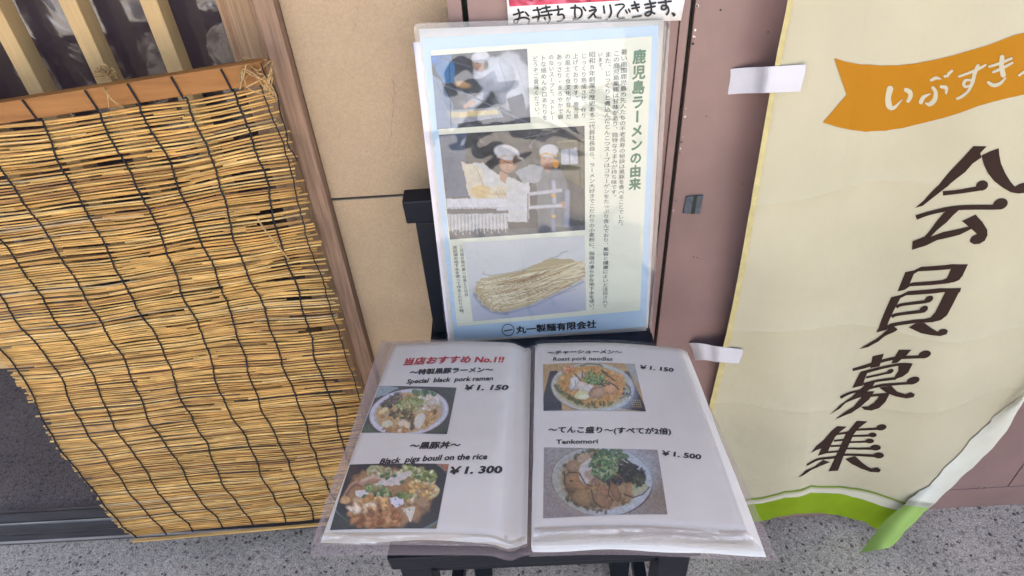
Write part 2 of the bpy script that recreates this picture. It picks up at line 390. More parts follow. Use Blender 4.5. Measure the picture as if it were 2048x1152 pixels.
# lattice door
ld = thing('lattice_door', 'wooden lattice door with plastic sheeting behind its vertical bars', 'door', (-.6, .89, 0))
box('stile', (-.352, -.3045), (.887, .925), (.012, 1.9), m_stile, ld, .0015)
for x in (-.825, -.731, -.636, -.541, -.444):
    box('bar', (x, x + .021), (.888, .918), (.62, 1.9), m_bar, ld, .0015)
box('bottom_rail', (-1.0, -.352), (.89, .92), (.58, .62), m_bar, ld, .002)
nx, nz_ = 90, 110
gx, gz = np.meshgrid(np.linspace(-1.0, -.34, nx), np.linspace(.60, 1.6, nz_))
disp = .010 * fbm(gx * 5 + 3 * fbm(gx * 4, gz * 4, 5), gz * 3, 3, 2) + .006 * np.abs(fbm(gx * 9, gz * 4, 9, 2) - .5) * 2
V = np.stack([gx, .930 + disp, gz], -1).reshape(-1, 3)
F = [(j * nx + i, j * nx + i + 1, (j + 1) * nx + i + 1, (j + 1) * nx + i) for j in range(nz_ - 1) for i in range(nx - 1)]
mk('plastic_sheet', V, F, f_wrap, ld, True)
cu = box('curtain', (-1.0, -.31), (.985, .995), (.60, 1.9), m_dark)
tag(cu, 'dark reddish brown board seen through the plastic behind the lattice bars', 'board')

# door track
dt = thing('door_track', 'dark metal sliding door track on the floor under the reed blind', 'door track', (-1, .92, 0))
X0, X1 = -3.0, -.303
box('base', (X0, X1), (.884, .972), (.001, .006), m_sill, dt)
for y, h, mt in ((.884, .012, m_alu), (.906, .011, m_sill), (.932, .012, m_alu), (.966, .016, m_sill)):
    box('ridge', (X0, X1), (y, y + .0035), (.006, h), mt, dt, .0005)
box('channel', (X0, X1), (.940, .964), (.0062, .0085), m_sill, dt)

# ------------------------------------------------------------------ reed blind
bl = thing('reed_blind', 'golden reed blind with black cords hanging crooked over the lattice door', 'blind', (-.58, .82, .1))
XL, XR = -.875, -.2925
def ztop(X): return 1.087 + (X + .624) * .088
def zbot(X): return .104 + (X + .873) * .060
def yblind(X, t): return .828 + .007 * math.sin(t * 9 + X * 2.5) + .004 * math.sin(t * 23 + X * 5 + 1) - .010 * t
hexa('head_rail', [(-1.0, .8135, ztop(-1.0) + .001), (XR, .8135, ztop(XR) + .001), (XR, .8255, ztop(XR) + .001), (-1.0, .8255, ztop(-1.0) + .001),
                   (-1.0, .8135, ztop(-1.0) + .026), (XR, .8135, ztop(XR) + .029), (XR, .8255, ztop(XR) + .029), (-1.0, .8255, ztop(-1.0) + .026)], m_rail, bl, .0015)
NR = 186
tt = []
t = .004
while t < .992:
    tt.append(t); t += rnd.uniform(.80, 1.2) * ((.0052 if t < .12 else .0047) if t < .30 else .0044 if t < .6 else .0042)
sv, sf, sc = [], [], []
count = 0
pal = [(k_[0] * .86, k_[1] * .83, k_[2] * .76) for k_ in [(.62, .365, .115), (.66, .41, .135), (.56, .31, .09), (.70, .47, .18), (.60, .38, .13), (.47, .26, .085), (.36, .19, .07), (.50, .36, .20), (.66, .46, .20)]]
wts = [6, 6, 5, 3, 4, 3.4, 2.2, 1, 2]
part_reeds = []
for i, t in enumerate(tt):
    # 2-3 staggered overlapping reeds per row
    xs = XL + rnd.uniform(-.008, .006) if rnd.random() < .93 else XL + rnd.uniform(0, .05)
    end = XR + rnd.uniform(-.008, .0045) if rnd.random() < .8 else XR - rnd.uniform(.02, .10)
    x = xs; k = 0
    while x < end - .02:
        ln = rnd.uniform(.22, .52)
        x1 = min(end, x + ln)
        if end - x1 < .06: x1 = end
        r = rnd.uniform(.00150, .00230)
        c = np.array(rnd.choices(pal, wts)[0]) * rnd.uniform(.85, 1.15)
        dtv = rnd.uniform(-.0012, .0012) + (.0016 if k % 2 else 0)
        tilt = rnd.uniform(-.002, .002); bow = rnd.uniform(-.0012, .0012); dy = rnd.uniform(-.0012, .0012)
        P = []; R = []; n = 6 if t < .5 else 5
        for q in range(n):
            s = q / (n - 1); X = x + (x1 - x) * s; tq = t + dtv + tilt * (s - .5) + bow * math.sin(math.pi * s)
            tq += .0035 * math.sin(X * 11 + t * 8) + .002 * math.sin(X * 31 + t * 30)
            z = ztop(X) + (zbot(X) - ztop(X)) * tq
            P.append((X, yblind(X, tq) + dy, z)); R.append(r * (1 - .28 * s) * rnd.uniform(.93, 1.05))
        if len(part_reeds) < 292:
            V, F = tube_geo(P, R, 6)
            o = mk('reed', V, F, m_reed, bl, True, cols=np.tile(c, (len(V), 1))); part_reeds.append(o)
        else:
            b0 = len(sv); tube_geo(P, R, 5, sv, sf); sc += [c] * (len(sv) - b0)
        x = x1 - rnd.uniform(.0, .05); k += 1
        if x1 >= end: break
for i, t in enumerate(tt):
    if rnd.random() < (.75 if t > .1 else .35):
        x = rnd.uniform(XL, XR - .25); x1 = min(XR - .01, x + rnd.uniform(.15, .5)); c = np.array(rnd.choices(pal, wts)[0]) * rnd.uniform(.6, 1.0)
        b0 = len(sv); P = []
        for q in range(5):
            X = x + (x1 - x) * q / 4; tq = t + .0028 + .0035 * math.sin(X * 11 + t * 8) + .002 * math.sin(X * 31 + t * 30)
            P.append((X, yblind(X, tq) + .0042, ztop(X) + (zbot(X) - ztop(X)) * tq))
        tube_geo(P, .0019, 5, sv, sf); sc += [c] * (len(sv) - b0)
o = mk('reeds', sv, sf, m_reed, bl, True, cols=np.array(sc)); o['kind'] = 'stuff'
# bottom slat
hexa('bottom_slat', [(XL, .812, zbot(XL) - .002), (XR, .812, zbot(XR) - .002), (XR, .818, zbot(XR) - .002), (XL, .818, zbot(XL) - .002),
                     (XL, .812, zbot(XL) + .003), (XR, .812, zbot(XR) + .003), (XR, .818, zbot(XR) + .003), (XL, .818, zbot(XL) + .003)], m_slat, bl, .0006)
cords = [-.871, -.802, -.745, -.679, -.610, -.533, -.472, -.410, -.350, -.303]
for ci, cx in enumerate(cords):
    P = []
    ph = rnd.uniform(0, 6)
    top_dx = {4: .017, 5: .020, 6: .013, 7: .006}.get(ci, .008)
    n = 300
    if ci < 9:
        X = cx + top_dx
        P += [(X + .000, .8122, ztop(X) + .0275), (X + .0025, .8120, ztop(X) + .014), (X + .0045, .8128, ztop(X) - .001)]
    drift = 0
    for j in range(n):
        t = (j + .5) / n
        drift += rnd.uniform(-.0006, .0006); drift *= .985
        X = cx + (top_dx + .004 * (ci < 9)) * (1 - t) ** 2 + .0035 * math.sin(t * 11 + ph) + drift + (.0012 if j % 2 else -.0012) * rnd.uniform(.2, 1) + .003 * math.sin(t * 47 + ph * 2) * math.sin(t * 19 + ci)
        if ci == 9: X = cx + .003 * math.sin(t * 14) + drift * 1.5
        z = ztop(X) + (zbot(X) - ztop(X)) * t
        P.append((X, yblind(X, t) - (.0034 if j % 2 else .0026), z))
    tube('cord', P, .0013 if ci < 9 else .0009, m_cord, bl, 5)
def rope(name, ctrl, r, mt, parent, wob=.0012, sub=6):
    C_ = [np.array(c, float) for c in ctrl]; P = []
    for i in range(len(C_) - 1):
        p0 = C_[max(i - 1, 0)]; p1 = C_[i]; p2 = C_[i + 1]; p3 = C_[min(i + 2, len(C_) - 1)]
        for k in range(sub):
            u = k / sub
            P.append(.5 * ((2 * p1) + (-p0 + p2) * u + (2 * p0 - 5 * p1 + 4 * p2 - p3) * u * u + (-p0 + 3 * p1 - 3 * p2 + p3) * u ** 3) + np.array([rnd.uniform(-1, 1) for _ in 'xyz']) * wob * .3)
    P.append(C_[-1]); return tube(name, P, r, mt, parent, 5)
def A(px, py, Y): return at(px, py, 'Y', Y)
# twine ties (head rail to lattice)
rope('twine', [A(188, 146, .884), A(196, 140, .880), A(212, 142, .882), A(228, 150, .884), A(240, 158, .90)], .0013, m_twine, bl)
rope('twine', [A(190, 152, .883), A(205, 149, .878), A(222, 144, .882), A(236, 158, .886), A(244, 170, .90)], .0013, m_twine, bl)
rope('twine', [A(212, 146, .876), A(200, 134, .87), A(208, 128, .865), A(218, 138, .868), A(214, 150, .872), A(224, 136, .87), A(230, 146, .87)], .0012, m_twine, bl)
rope('twine', [A(206, 170, .85), A(212, 182, .80), A(222, 198, .799), A(236, 208, .80), A(246, 214, .815)], .0010, m_twine, bl)
rope('twine', [A(214, 180, .80), A(216, 200, .80), A(218, 216, .812)], .0006, m_twine, bl)
rope('twine', [A(474, 130, .87), A(484, 118, .85), A(500, 122, .84), A(520, 122, .845), A(536, 118, .87)], .0013, m_twine, bl)
rope('twine', [A(480, 124, .85), A(486, 140, .81), A(484, 160, .811), A(480, 178, .815)], .0012, m_twine, bl)
rope('twine', [A(486, 122, .84), A(510, 150, .80), A(530, 162, .80), A(545, 176, .81), A(556, 200, .82)], .0012, m_twine, bl)
rope('twine', [A(490, 176, .803), A(512, 164, .80), A(530, 154, .80), A(546, 146, .81)], .0010, m_twine, bl)
rope('twine', [A(478, 132, .84), A(490, 116, .835), A(498, 128, .832), A(484, 136, .834), A(494, 120, .83), A(506, 126, .835), A(498, 138, .832)], .0012, m_twine, bl)
rope('twine', [A(514, 434, .812), A(530, 460, .811), A(552, 486, .810), A(578, 520, .815)], .0013, m_twine, bl, .0005)
for k in range(9):
    q = [(rnd.uniform(474, 500), rnd.uniform(114, 130))] + [(rnd.uniform(478, 545), rnd.uniform(118, 180)) for _ in range(3)] + [(rnd.uniform(520, 552), rnd.uniform(150, 200))]
    q[1:4] = sorted(q[1:4]); rope('twine', [A(x, y, .802 if y > 128 else .83) for x, y in q], .0008, m_twine, bl)
for k in range(5):
    q = [(rnd.uniform(188, 212), rnd.uniform(132, 150)) for _ in range(2)] + [(rnd.uniform(210, 236), rnd.uniform(134, 160)) for _ in range(3)]
    rope('twine', [A(x, y, .878) for x, y in q], .0008, m_twine, bl)
# frayed black cord loops at the right edge
rope('cord', [A(522, 126, .802), A(526, 140, .80), A(532, 152, .80), A(548, 172, .81), A(556, 196, .815), A(560, 222, .82), A(572, 262, .82), A(576, 290, .82), A(588, 308, .825), A(594, 322, .83)], .0009, m_cord, bl)

# ------------------------------------------------------------------ flat sheets: frames, print, lettering
class Sheet:
    def __init__(s, P0, ex, ey, bump=None):
        s.P0 = np.array(P0, float); s.ex = np.array(ex, float) / np.linalg.norm(ex)
        ey = np.array(ey, float); ey = ey - s.ex * (ey @ s.ex); s.ey = ey / np.linalg.norm(ey)
        s.n = np.cross(s.ey, s.ex); s.b = bump or (lambda u, v: 0.0)
        if s.n @ (CAM - s.P0) < 0: s.n = -s.n
    def uv(s, px, py):
        r = ray(px, py); h = 0.0
        for _ in range(8):
            P0 = s.P0 + s.n * h
            p = CAM + r * (((P0 - CAM) @ s.n) / (r @ s.n)); q = p - s.P0
            u, v = q @ s.ex, q @ s.ey; h = h + .7 * (s.b(u, v) - h)
        return np.array([u, v])
    def pos(s, u, v, lift=0.0): return s.P0 + s.ex * u + s.ey * v + s.n * (s.b(u, v) + lift)
    def quad(s, name, c4, nu, nv, lift, mt, parent, thick=0, paint=None, edge=None, uvspace=False, k=1.0):
        """c4: px corners TL TR BR BL"""
        Q = [s.uv(*c) for c in c4] if not uvspace else [np.array(c) for c in c4]
        V = []; PX = []
        for j in range(nv + 1):
            for i in range(nu + 1):
                a, b = i / nu, j / nv
                w = [(1 - a) * (1 - b), a * (1 - b), a * b, (1 - a) * b]
                if paint is not None:
                    p = sum(np.array(c) * x for c, x in zip(c4, w)); PX.append(p)
                q = sum(c * x for c, x in zip(Q, w))
                if edge: q = q + edge(a, b)
                V.append(s.pos(q[0], q[1], lift))
        F = [(j * (nu + 1) + i, (j + 1) * (nu + 1) + i, (j + 1) * (nu + 1) + i + 1, j * (nu + 1) + i + 1) for j in range(nv) for i in range(nu)]
        cols = None
        if paint is not None:
            PX = np.array(PX); cols = paint(PX[:, 0], PX[:, 1])
        if thick:
            n0 = len(V); V += [v - s.n * thick for v in V]
            F += [tuple(n0 + q for q in f[::-1]) for f in list(F)]
            ring = [i for i in range(nu)] + [j * (nu + 1) + nu for j in range(nv)] + [nv * (nu + 1) + i for i in range(nu, 0, -1)] + [j * (nu + 1) for j in range(nv, 0, -1)]
            for a, b in zip(ring, ring[1:] + ring[:1]): F.append((a, b, b + n0, a + n0))
        return mk(name, V, F, mt, parent, True, cols)
    def flat(s, name, polys, lift, mt, parent, maxe=.012, step=.00004, uvspace=False):
        """filled px polygons, each a little above the one before"""
        bm = bmesh.new()
        lay = bm.verts.layers.float.new('lift')
        for kk, poly in enumerate(polys):
            P = [s.uv(*p) for p in poly] if not uvspace else poly
            pts = [Vector((p[0], p[1], 0)) for p in P]
            vs_ = []
            strip = isinstance(poly, Strip)
            for i_, p in enumerate(pts):
                v = bm.verts.new(p); v[lay] = kk * step + (.8 * step * (i_ // 2) / (len(pts) // 2) if strip else 0); vs_.append(v)
            if strip:
                for i_ in range(0, len(vs_) - 3, 2): bm.faces.new([vs_[i_], vs_[i_ + 1], vs_[i_ + 3]]); bm.faces.new([vs_[i_], vs_[i_ + 3], vs_[i_ + 2]])
                continue
            for tri in tessellate_polygon([pts]):
                try: bm.faces.new([vs_[i] for i in tri])
                except ValueError: pass
        for _ in range(8):
            es = [e for e in bm.edges if e.calc_length() > maxe]
            if not es: break
            bmesh.ops.subdivide_edges(bm, edges=es, cuts=1)
            bmesh.ops.triangulate(bm, faces=[f for f in bm.faces if len(f.verts) > 3])
        V = [s.pos(v.co.x, v.co.y, lift + v[lay]) for v in bm.verts]
        bm.verts.index_update()
        F = []
        for f in bm.faces:
            ii = [v.index for v in f.verts]
            a, b, c = V[ii[0]], V[ii[1]], V[ii[2]]
            if np.cross(b - a, c - a) @ s.n < 0: ii = ii[::-1]
            F.append(ii)
        bm.free()
        o = mk(name, V, F, mt, parent)
        return o
    def text(s, name, body, p0, p1, mt, parent, lift=.0004, bold=0.0, shear=0.0, asp=1.0, spacing=1.0):
        a, b = s.uv(*p0), s.uv(*p1); d = b - a; L_ = np.linalg.norm(d); d /= L_
        up = np.array([d[1], -d[0]])
        vv, ff = glyphs(body, 0, shear, spacing)
        x0, x1 = vv[:, 0].min(), vv[:, 0].max(); k = L_ / (x1 - x0)
        V = []; F = []
        for n_, (dx, dy) in enumerate(((0, 0), (1, .0), (-1, 0), (0, 1), (0, -1), (.7, .7), (-.7, -.7)) if bold > .012 else ((0, 0), (1, .3)) if bold else ((0, 0),)):
            b0 = len(V)
            for x, y in vv:
                q = a + d * ((x + dx * bold - x0) * k) + up * ((y + dy * bold) * k * asp); V.append(s.pos(q[0], q[1], lift + n_ * .00002))
            F += [tuple(b0 + i for i in f) for f in ff]
        return mk(name, V, F, mt, parent)
    def vtext(s, name, body, p0, p1, mt, parent, lift=.0004, bold=0.0, wx=1.0, size=None):
        a, b = s.uv(*p0), s.uv(*p1); n = len(body); d = (b - a); L_ = np.linalg.norm(d); d /= L_
        cell = L_ / n; rt = np.array([d[1], -d[0]])
        if rt @ np.array([1, 0]) < 0: rt = -rt
        V = []; F = []
        for i, ch in enumerate(body):
            if ch in ' 　': continue
            vv, ff = glyphs(ch)
            c = a + d * (cell * (i + .5))
            for n_, (dx, dy) in enumerate(((0, 0), (1, .0), (-1, 0), (0, 1), (0, -1), (.7, .7), (-.7, -.7)) if bold > .012 else ((0, 0), (1, .3)) if bold else ((0, 0),)):
                b0 = len(V)
                for x, y in vv:
                    x, y = x - .5 + dx * bold, y - .38 + dy * bold
                    if ch in 'ー～－': x, y = -y * -1, x * -1
                    if ch in '、。': x, y = x + .55, y + .55
                    q = c + rt * (x * cell * .95 * wx) - d * (y * cell * .95); V.append(s.pos(q[0], q[1], lift + n_ * .00002))
                F += [tuple(b0 + k for k in f) for f in ff]
        return mk(name, V, F, mt, parent)

_tc = bpy.data.curves.new('glyph_source', 'FONT'); _tc.resolution_u = 2
_to = bpy.data.objects.new('glyph_source', _tc); COL.objects.link(_to)
_cache = {}
def glyphs(body, bold=0.0, shear=0.0, spacing=1.0):
    key = (body, bold, shear, spacing)
    if key in _cache: return _cache[key]
    _tc.body = body; _tc.offset = bold; _tc.shear = shear; _tc.space_character = spacing
    dg = bpy.context.evaluated_depsgraph_get(); dg.update()
    me = bpy.data.meshes.new_from_object(_to.evaluated_get(dg))
    vv = np.array([(v.co.x, v.co.y) for v in me.vertices]).reshape(-1, 2); ff = [tuple(p.vertices) for p in me.polygons]
    bpy.data.meshes.remove(me); _cache[key] = (vv, ff); return vv, ff

def smooth_line(pts, sub=5):
    P = [np.array(p, float) for p in pts]; out = []
    if len(P) == 2: return [P[0] * (1 - t) + P[1] * t for t in (0, .5, 1)]
    for i in range(len(P) - 1):
        p0 = P[max(i - 1, 0)]; p1 = P[i]; p2 = P[i + 1]; p3 = P[min(i + 2, len(P) - 1)]
        for k in range(sub):
            u = k / sub
            out.append(.5 * ((2 * p1) + (-p0 + p2) * u + (2 * p0 - 5 * p1 + 4 * p2 - p3) * u * u + (-p0 + 3 * p1 - 3 * p2 + p3) * u ** 3))
    out.append(P[-1]); return out
class Strip(list): pass          # point pairs left, right, left, right ... of a brush line
def remap(poly, f):
    q = [f(*p) for p in poly]
    return Strip(q) if isinstance(poly, Strip) else q
def stroke(pts, w=None, sub=5, cap=True):
    """closed outline around a brush line; pts (x,y) with w or (x,y,w)"""
    pts = [(p[0], p[1], p[2] if len(p) > 2 else w) for p in pts]
    P = smooth_line(pts, sub); Lf, Rt = [], []
    for i, p in enumerate(P):
        t = P[min(i + 1, len(P) - 1)][:2] - P[max(i - 1, 0)][:2]; t = t / (np.linalg.norm(t) + 1e-9); nn = np.array([-t[1], t[0]])
        Lf.append(p[:2] + nn * p[2] / 2); Rt.append(p[:2] - nn * p[2] / 2)
    if cap:                      # rounded ends: extra pairs shrinking to the tip
        for end, sgn in ((0, -1), (-1, 1)):
            c = P[end][:2]; r = P[end][2] / 2
            t = (P[-1][:2] - P[-2][:2]) if end else (P[1][:2] - P[0][:2]); t = t / (np.linalg.norm(t) + 1e-9); nn = np.array([-t[1], t[0]])
            for k in (1, 2, 3):
                a_ = k * math.pi / 7; q = c + sgn * t * r * math.sin(a_); l_, r_ = q + nn * r * math.cos(a_), q - nn * r * math.cos(a_)
                if end: Lf.append(l_); Rt.append(r_)
                else: Lf.insert(0, l_); Rt.insert(0, r_)
    out = Strip()
    for l_, r_ in zip(Lf, Rt): out += [tuple(l_), tuple(r_)]
    return out
def ball(cx, cy, rx, ry, rot=0, n=18):
    c, s_ = math.cos(math.radians(rot)), math.sin(math.radians(rot))
    return [(cx + rx * math.cos(a) * c - ry * math.sin(a) * s_, cy + rx * math.cos(a) * s_ + ry * math.sin(a) * c) for a in [2 * math.pi * k / n for k in range(n)]]
def xf(poly, sc, ox, oy): return remap(poly, lambda x, y: (x / sc + ox, y / sc + oy))

# painting of printed photographs ----------------------------------------------------------
class Paint:
    def __init__(s, x, y, bg):
        s.x = np.asarray(x, float); s.y = np.asarray(y, float); s.c = np.tile(lin(bg), (len(s.x), 1)); s.seed = 1
    def put(s, m, col):
        m = np.clip(m, 0, 1)[:, None]; s.c = s.c * (1 - m) + (lin(col) if np.ndim(col) == 1 or isinstance(col, tuple) else col) * m
    def wob(s, amt, sc):
        s.seed += 7
        return (s.x + (fbm(s.x / sc, s.y / sc, s.seed, 3) - .5) * amt * 2, s.y + (fbm(s.x / sc + 9, s.y / sc + 5, s.seed + 3, 3) - .5) * amt * 2)
    def ell(s, cx, cy, rx, ry, col, rot=0, soft=.06, wob=0, wsc=60, a=1, shade=0):
        x, y = s.wob(wob, wsc) if wob else (s.x, s.y)
        c, q = math.cos(math.radians(rot)), math.sin(math.radians(rot)); dx, dy = x - cx, y - cy
        d = np.hypot((dx * c + dy * q) / rx, (-dx * q + dy * c) / ry)
        c0 = lin(col) if shade == 0 else lin(col)[None, :] * (1.12 + shade * (.15 - np.clip(d, 0, 1) ** 2) + shade * .8 * (-dy / (abs(ry) + 1e-6)) * .35)[:, None]
        m = a * np.clip((1 + soft - d) / (2 * soft), 0, 1)[:, None]
        s.c = s.c * (1 - m) + c0 * m
    def ring(s, cx, cy, rx, ry, w, col, rot=0, a=1):
        c, q = math.cos(math.radians(rot)), math.sin(math.radians(rot)); dx, dy = s.x - cx, s.y - cy
        d = np.hypot((dx * c + dy * q) / rx, (-dx * q + dy * c) / ry)
        s.put(a * np.clip(1.3 - np.abs(d - 1) / w, 0, 1), col)
    def poly(s, pts, col, wob=0, wsc=60, a=1):
        x, y = s.wob(wob, wsc) if wob else (s.x, s.y); ins = np.zeros(len(x), bool); n = len(pts)
        for i in range(n):
            x0, y0 = pts[i]; x1, y1 = pts[(i + 1) % n]
            if y0 == y1: continue
            ins ^= ((y0 > y) != (y1 > y)) & (x < (x1 - x0) * (y - y0) / (y1 - y0) + x0)
        s.put(ins * float(a), col)
    def line(s, pts, w, col, a=1):
        d = np.full(len(s.x), 1e9)
        for (x0, y0), (x1, y1) in zip(pts, pts[1:]):
            L2 = (x1 - x0) ** 2 + (y1 - y0) ** 2 + 1e-9
            t = np.clip(((s.x - x0) * (x1 - x0) + (s.y - y0) * (y1 - y0)) / L2, 0, 1)
            d = np.minimum(d, np.hypot(s.x - x0 - t * (x1 - x0), s.y - y0 - t * (y1 - y0)))
        s.put(a * np.clip((w / 2 + w * .25 - d) / (w * .5), 0, 1), col)
    def blobs(s, seed, n, cx, cy, rx, ry, size, cols, rot=0, a=.9, el=2.0):
        R = random.Random(seed); c, q = math.cos(math.radians(rot)), math.sin(math.radians(rot))
        for _ in range(n):
            an, rr = R.uniform(0, 6.283), math.sqrt(R.random()); ux, uy = rx * rr * math.cos(an), ry * rr * math.sin(an)
            z = R.uniform(*size); k = R.choice(cols); j = R.uniform(-14, 14)
            s.ell(cx + ux * c - uy * q, cy + ux * q + uy * c, z, z / R.uniform(1, el), tuple(min(255, max(0, v + j)) for v in k), R.uniform(0, 180), .25, z * .5, z * 1.5, a, .55)
    def soften(s, k, g):
        l = s.c.mean(1, keepdims=True); return (s.c * (1 - k) + l * k) * g
    def grain(s, amt, sc):
        s.c *= (1 + 2.2 * amt * (fbm(s.x / sc, s.y / sc, 77, 4) - .5) * 2 + 1.6 * amt * (fbm(s.x / sc * 3, s.y / sc * 3, 31, 3) - .5) * 2)[:, None]

def bowl_noodles_white(x, y):            # special black pork ramen; crop coordinates
    P = Paint((x - 720) * 8.86, (y - 760) * 8.86, (72, 74, 70))
    P.poly([(345, 110), (700, 150), (420, 300), (250, 330), (200, 250)], (130, 142, 146), 20)
    P.poly([(20, 900), (150, 780), (200, 850), (380, 1020), (20, 1010)], (78, 92, 70), 10)
    P.poly([(1180, 900), (1500, 820), (1560, 980), (1000, 990)], (66, 72, 62), 20)
    P.ell(865, 590, 705, 410, (186, 160, 160), -8, .02)
    P.ell(865, 588, 694, 400, (178, 178, 190), -8, .02)
    P.ell(868, 585, 628, 350, (160, 152, 140), -8, .03)
    P.ell(860, 600, 585, 352, (176, 142, 92), -8, .05, 30, 90)
    P.blobs(1, 90, 850, 620, 520, 300, (25, 70), [(184, 140, 80), (190, 150, 96), (168, 122, 66), (186, 160, 110)], -8)
    P.ell(1220, 360, 210, 105, (186, 176, 170), -10, .1, 40, 60)
    P.blobs(2, 60, 1180, 420, 240, 130, (18, 45), [(190, 176, 150), (180, 160, 130), (196, 184, 170)], -8)
    P.blobs(3, 22, 1150, 245, 220, 42, (25, 50), [(72, 104, 66), (96, 128, 80), (60, 88, 62)], 5)
    P.blobs(4, 60, 560, 390, 200, 90, (18, 45), [(92, 88, 82), (74, 72, 66), (112, 100, 96), (84, 86, 70)], -35)
    P.blobs(5, 90, 880, 440, 240, 130, (16, 50), [(128, 132, 66), (150, 150, 84), (104, 112, 54), (160, 164, 110), (118, 110, 50)], -5)
    for k in range(12):
        a = -30 + k * 8; P.line([(700 + k * 30, 520 - (k % 3) * 30), (840 + k * 36, 330 + (k % 4) * 30)], 14, (150, 158, 96), .7)
    P.blobs(6, 50, 740, 640, 210, 80, (20, 46), [(92, 84, 64), (110, 96, 60), (78, 74, 60)], 5)
    P.blobs(7, 14, 940, 780, 50, 120, (24, 46), [(88, 74, 58), (104, 86, 62)], 0)
    P.ell(490, 800, 95, 62, (186, 178, 150), -10, .15, 25, 40); P.ell(770, 840, 110, 125, (196, 176, 150), 20, .15, 30, 50)
    P.ell(1060, 730, 78, 140, (190, 184, 168), 20, .15, 30, 50); P.ell(440, 545, 60, 34, (196, 180, 120), -10, .2, 16, 30)
    P.blobs(8, 40, 620, 905, 260, 60, (18, 42), [(166, 118, 54), (150, 98, 44), (178, 134, 70)], 4)
    P.blobs(9, 20, 1230, 690, 120, 80, (18, 40), [(186, 140, 84), (172, 124, 70)], -20)
    P.ell(1325, 580, 34, 52, (122, 86, 62), 10, .2, 12, 20); P.ell(1395, 585, 36, 52, (176, 138, 118), 10, .2, 12, 20)
    P.line([(940, 610), (1220, 540)], 20, (186, 160, 110)); P.grain(.10, 26)
    return P.soften(.2, 1.55)
def bowl_pork_rice(x, y):
    P = Paint((x - 650) * 7.43, (y - 920) * 7.43, (56, 58, 60))
    P.poly([(1650, 60), (1850, 60), (1830, 200), (1740, 150)], (150, 96, 72)); P.ell(1660, 130, 60, 50, (92, 110, 120), 0, .2)
    P.poly([(1380, 1060), (1700, 860), (1700, 1100)], (92, 88, 66), 20); P.poly([(1400, 1030), (1500, 960), (1540, 1000), (1440, 1070)], (176, 140, 80))
    P.ell(960, 480, 960, 640, (92, 112, 112), 4, .008); P.ell(960, 470, 945, 625, (50, 50, 54), 4, .01)
    P.ell(700, 950, 500, 120, (62, 66, 62), 4, .4, 20); P.ell(430, 220, 140, 100, (60, 52, 54), 0, .4)
    P.ell(960, 560, 600, 420, (150, 112, 74), 0, .08, 90, 140)
    P.blobs(1, 70, 780, 880, 380, 120, (40, 90), [(150, 98, 56), (164, 112, 66), (128, 78, 44), (176, 128, 82)], 0)
    P.blobs(2, 60, 640, 720, 300, 110, (34, 80), [(190, 160, 120), (196, 150, 84), (170, 120, 64), (204, 184, 160)], -10)
    P.blobs(3, 60, 1430, 500, 230, 160, (30, 70), [(190, 150, 84), (200, 170, 110), (168, 124, 66), (186, 164, 130)], -20)
    P.blobs(4, 60, 1400, 230, 260, 110, (20, 55), [(140, 144, 80), (170, 172, 118), (110, 124, 62), (184, 180, 140)], 15)
    P.blobs(5, 40, 880, 210, 260, 80, (22, 50), [(156, 150, 110), (176, 168, 130), (130, 128, 88)], 5)
    P.line([(300, 560), (380, 430), (460, 370), (540, 400), (700, 340), (840, 300)], 50, (164, 124, 100)); P.line([(310, 560), (400, 440), (470, 400), (540, 440)], 26, (118, 78, 62))
    P.line([(560, 350), (720, 280), (850, 300)], 56, (186, 158, 136)); P.ell(300, 640, 80, 60, (186, 146, 96), 0, .2, 20); P.ell(480, 640, 60, 40, (180, 150, 112), 0, .2, 20)
    P.line([(650, 250), (640, 170), (700, 115), (790, 120), (850, 190), (860, 260)], 34, (160, 160, 112)); P.line([(1560, 600), (1660, 540), (1690, 470), (1640, 420)], 30, (176, 170, 118))
    P.poly([(700, 440), (860, 330), (1100, 240), (1270, 200), (1310, 230), (1200, 320), (1110, 420), (960, 430)], (188, 176, 168), 22, 50)
    P.poly([(450, 500), (650, 480), (660, 560), (560, 600), (470, 580)], (196, 188, 184), 14, 40)
    P.poly([(960, 600), (1180, 600), (1170, 700), (1060, 760), (980, 680)], (196, 190, 196), 24, 40)
    P.poly([(1145, 765), (1345, 725), (1320, 850), (1280, 950)], (192, 180, 160), 10, 40)
    P.ell(1430, 650, 110, 70, (150, 120, 90), 20, .15, 20); P.ell(700, 840, 60, 60, (128, 84, 56), 0, .3, 30)
    P.blobs(6, 34, 800, 500, 210, 80, (18, 46), [(86, 112, 66), (112, 140, 78), (66, 92, 58), (150, 160, 110)], 15)
    P.blobs(7, 16, 1200, 560, 220, 60, (18, 46), [(86, 108, 56), (110, 132, 66)], 5)
    for cx, cy in ((930, 310), (940, 245), (1040, 270), (860, 280), (1150, 370), (580, 590), (1390, 290)): P.ell(cx, cy, 40, 26, (74, 104, 66), -25, .2, 14, 20)
    P.blobs(8, 30, 1000, 700, 300, 180, (10, 22), [(70, 50, 40), (88, 62, 46)], 0, .7); P.grain(.12, 26)
    return P.soften(.12, 1.45)
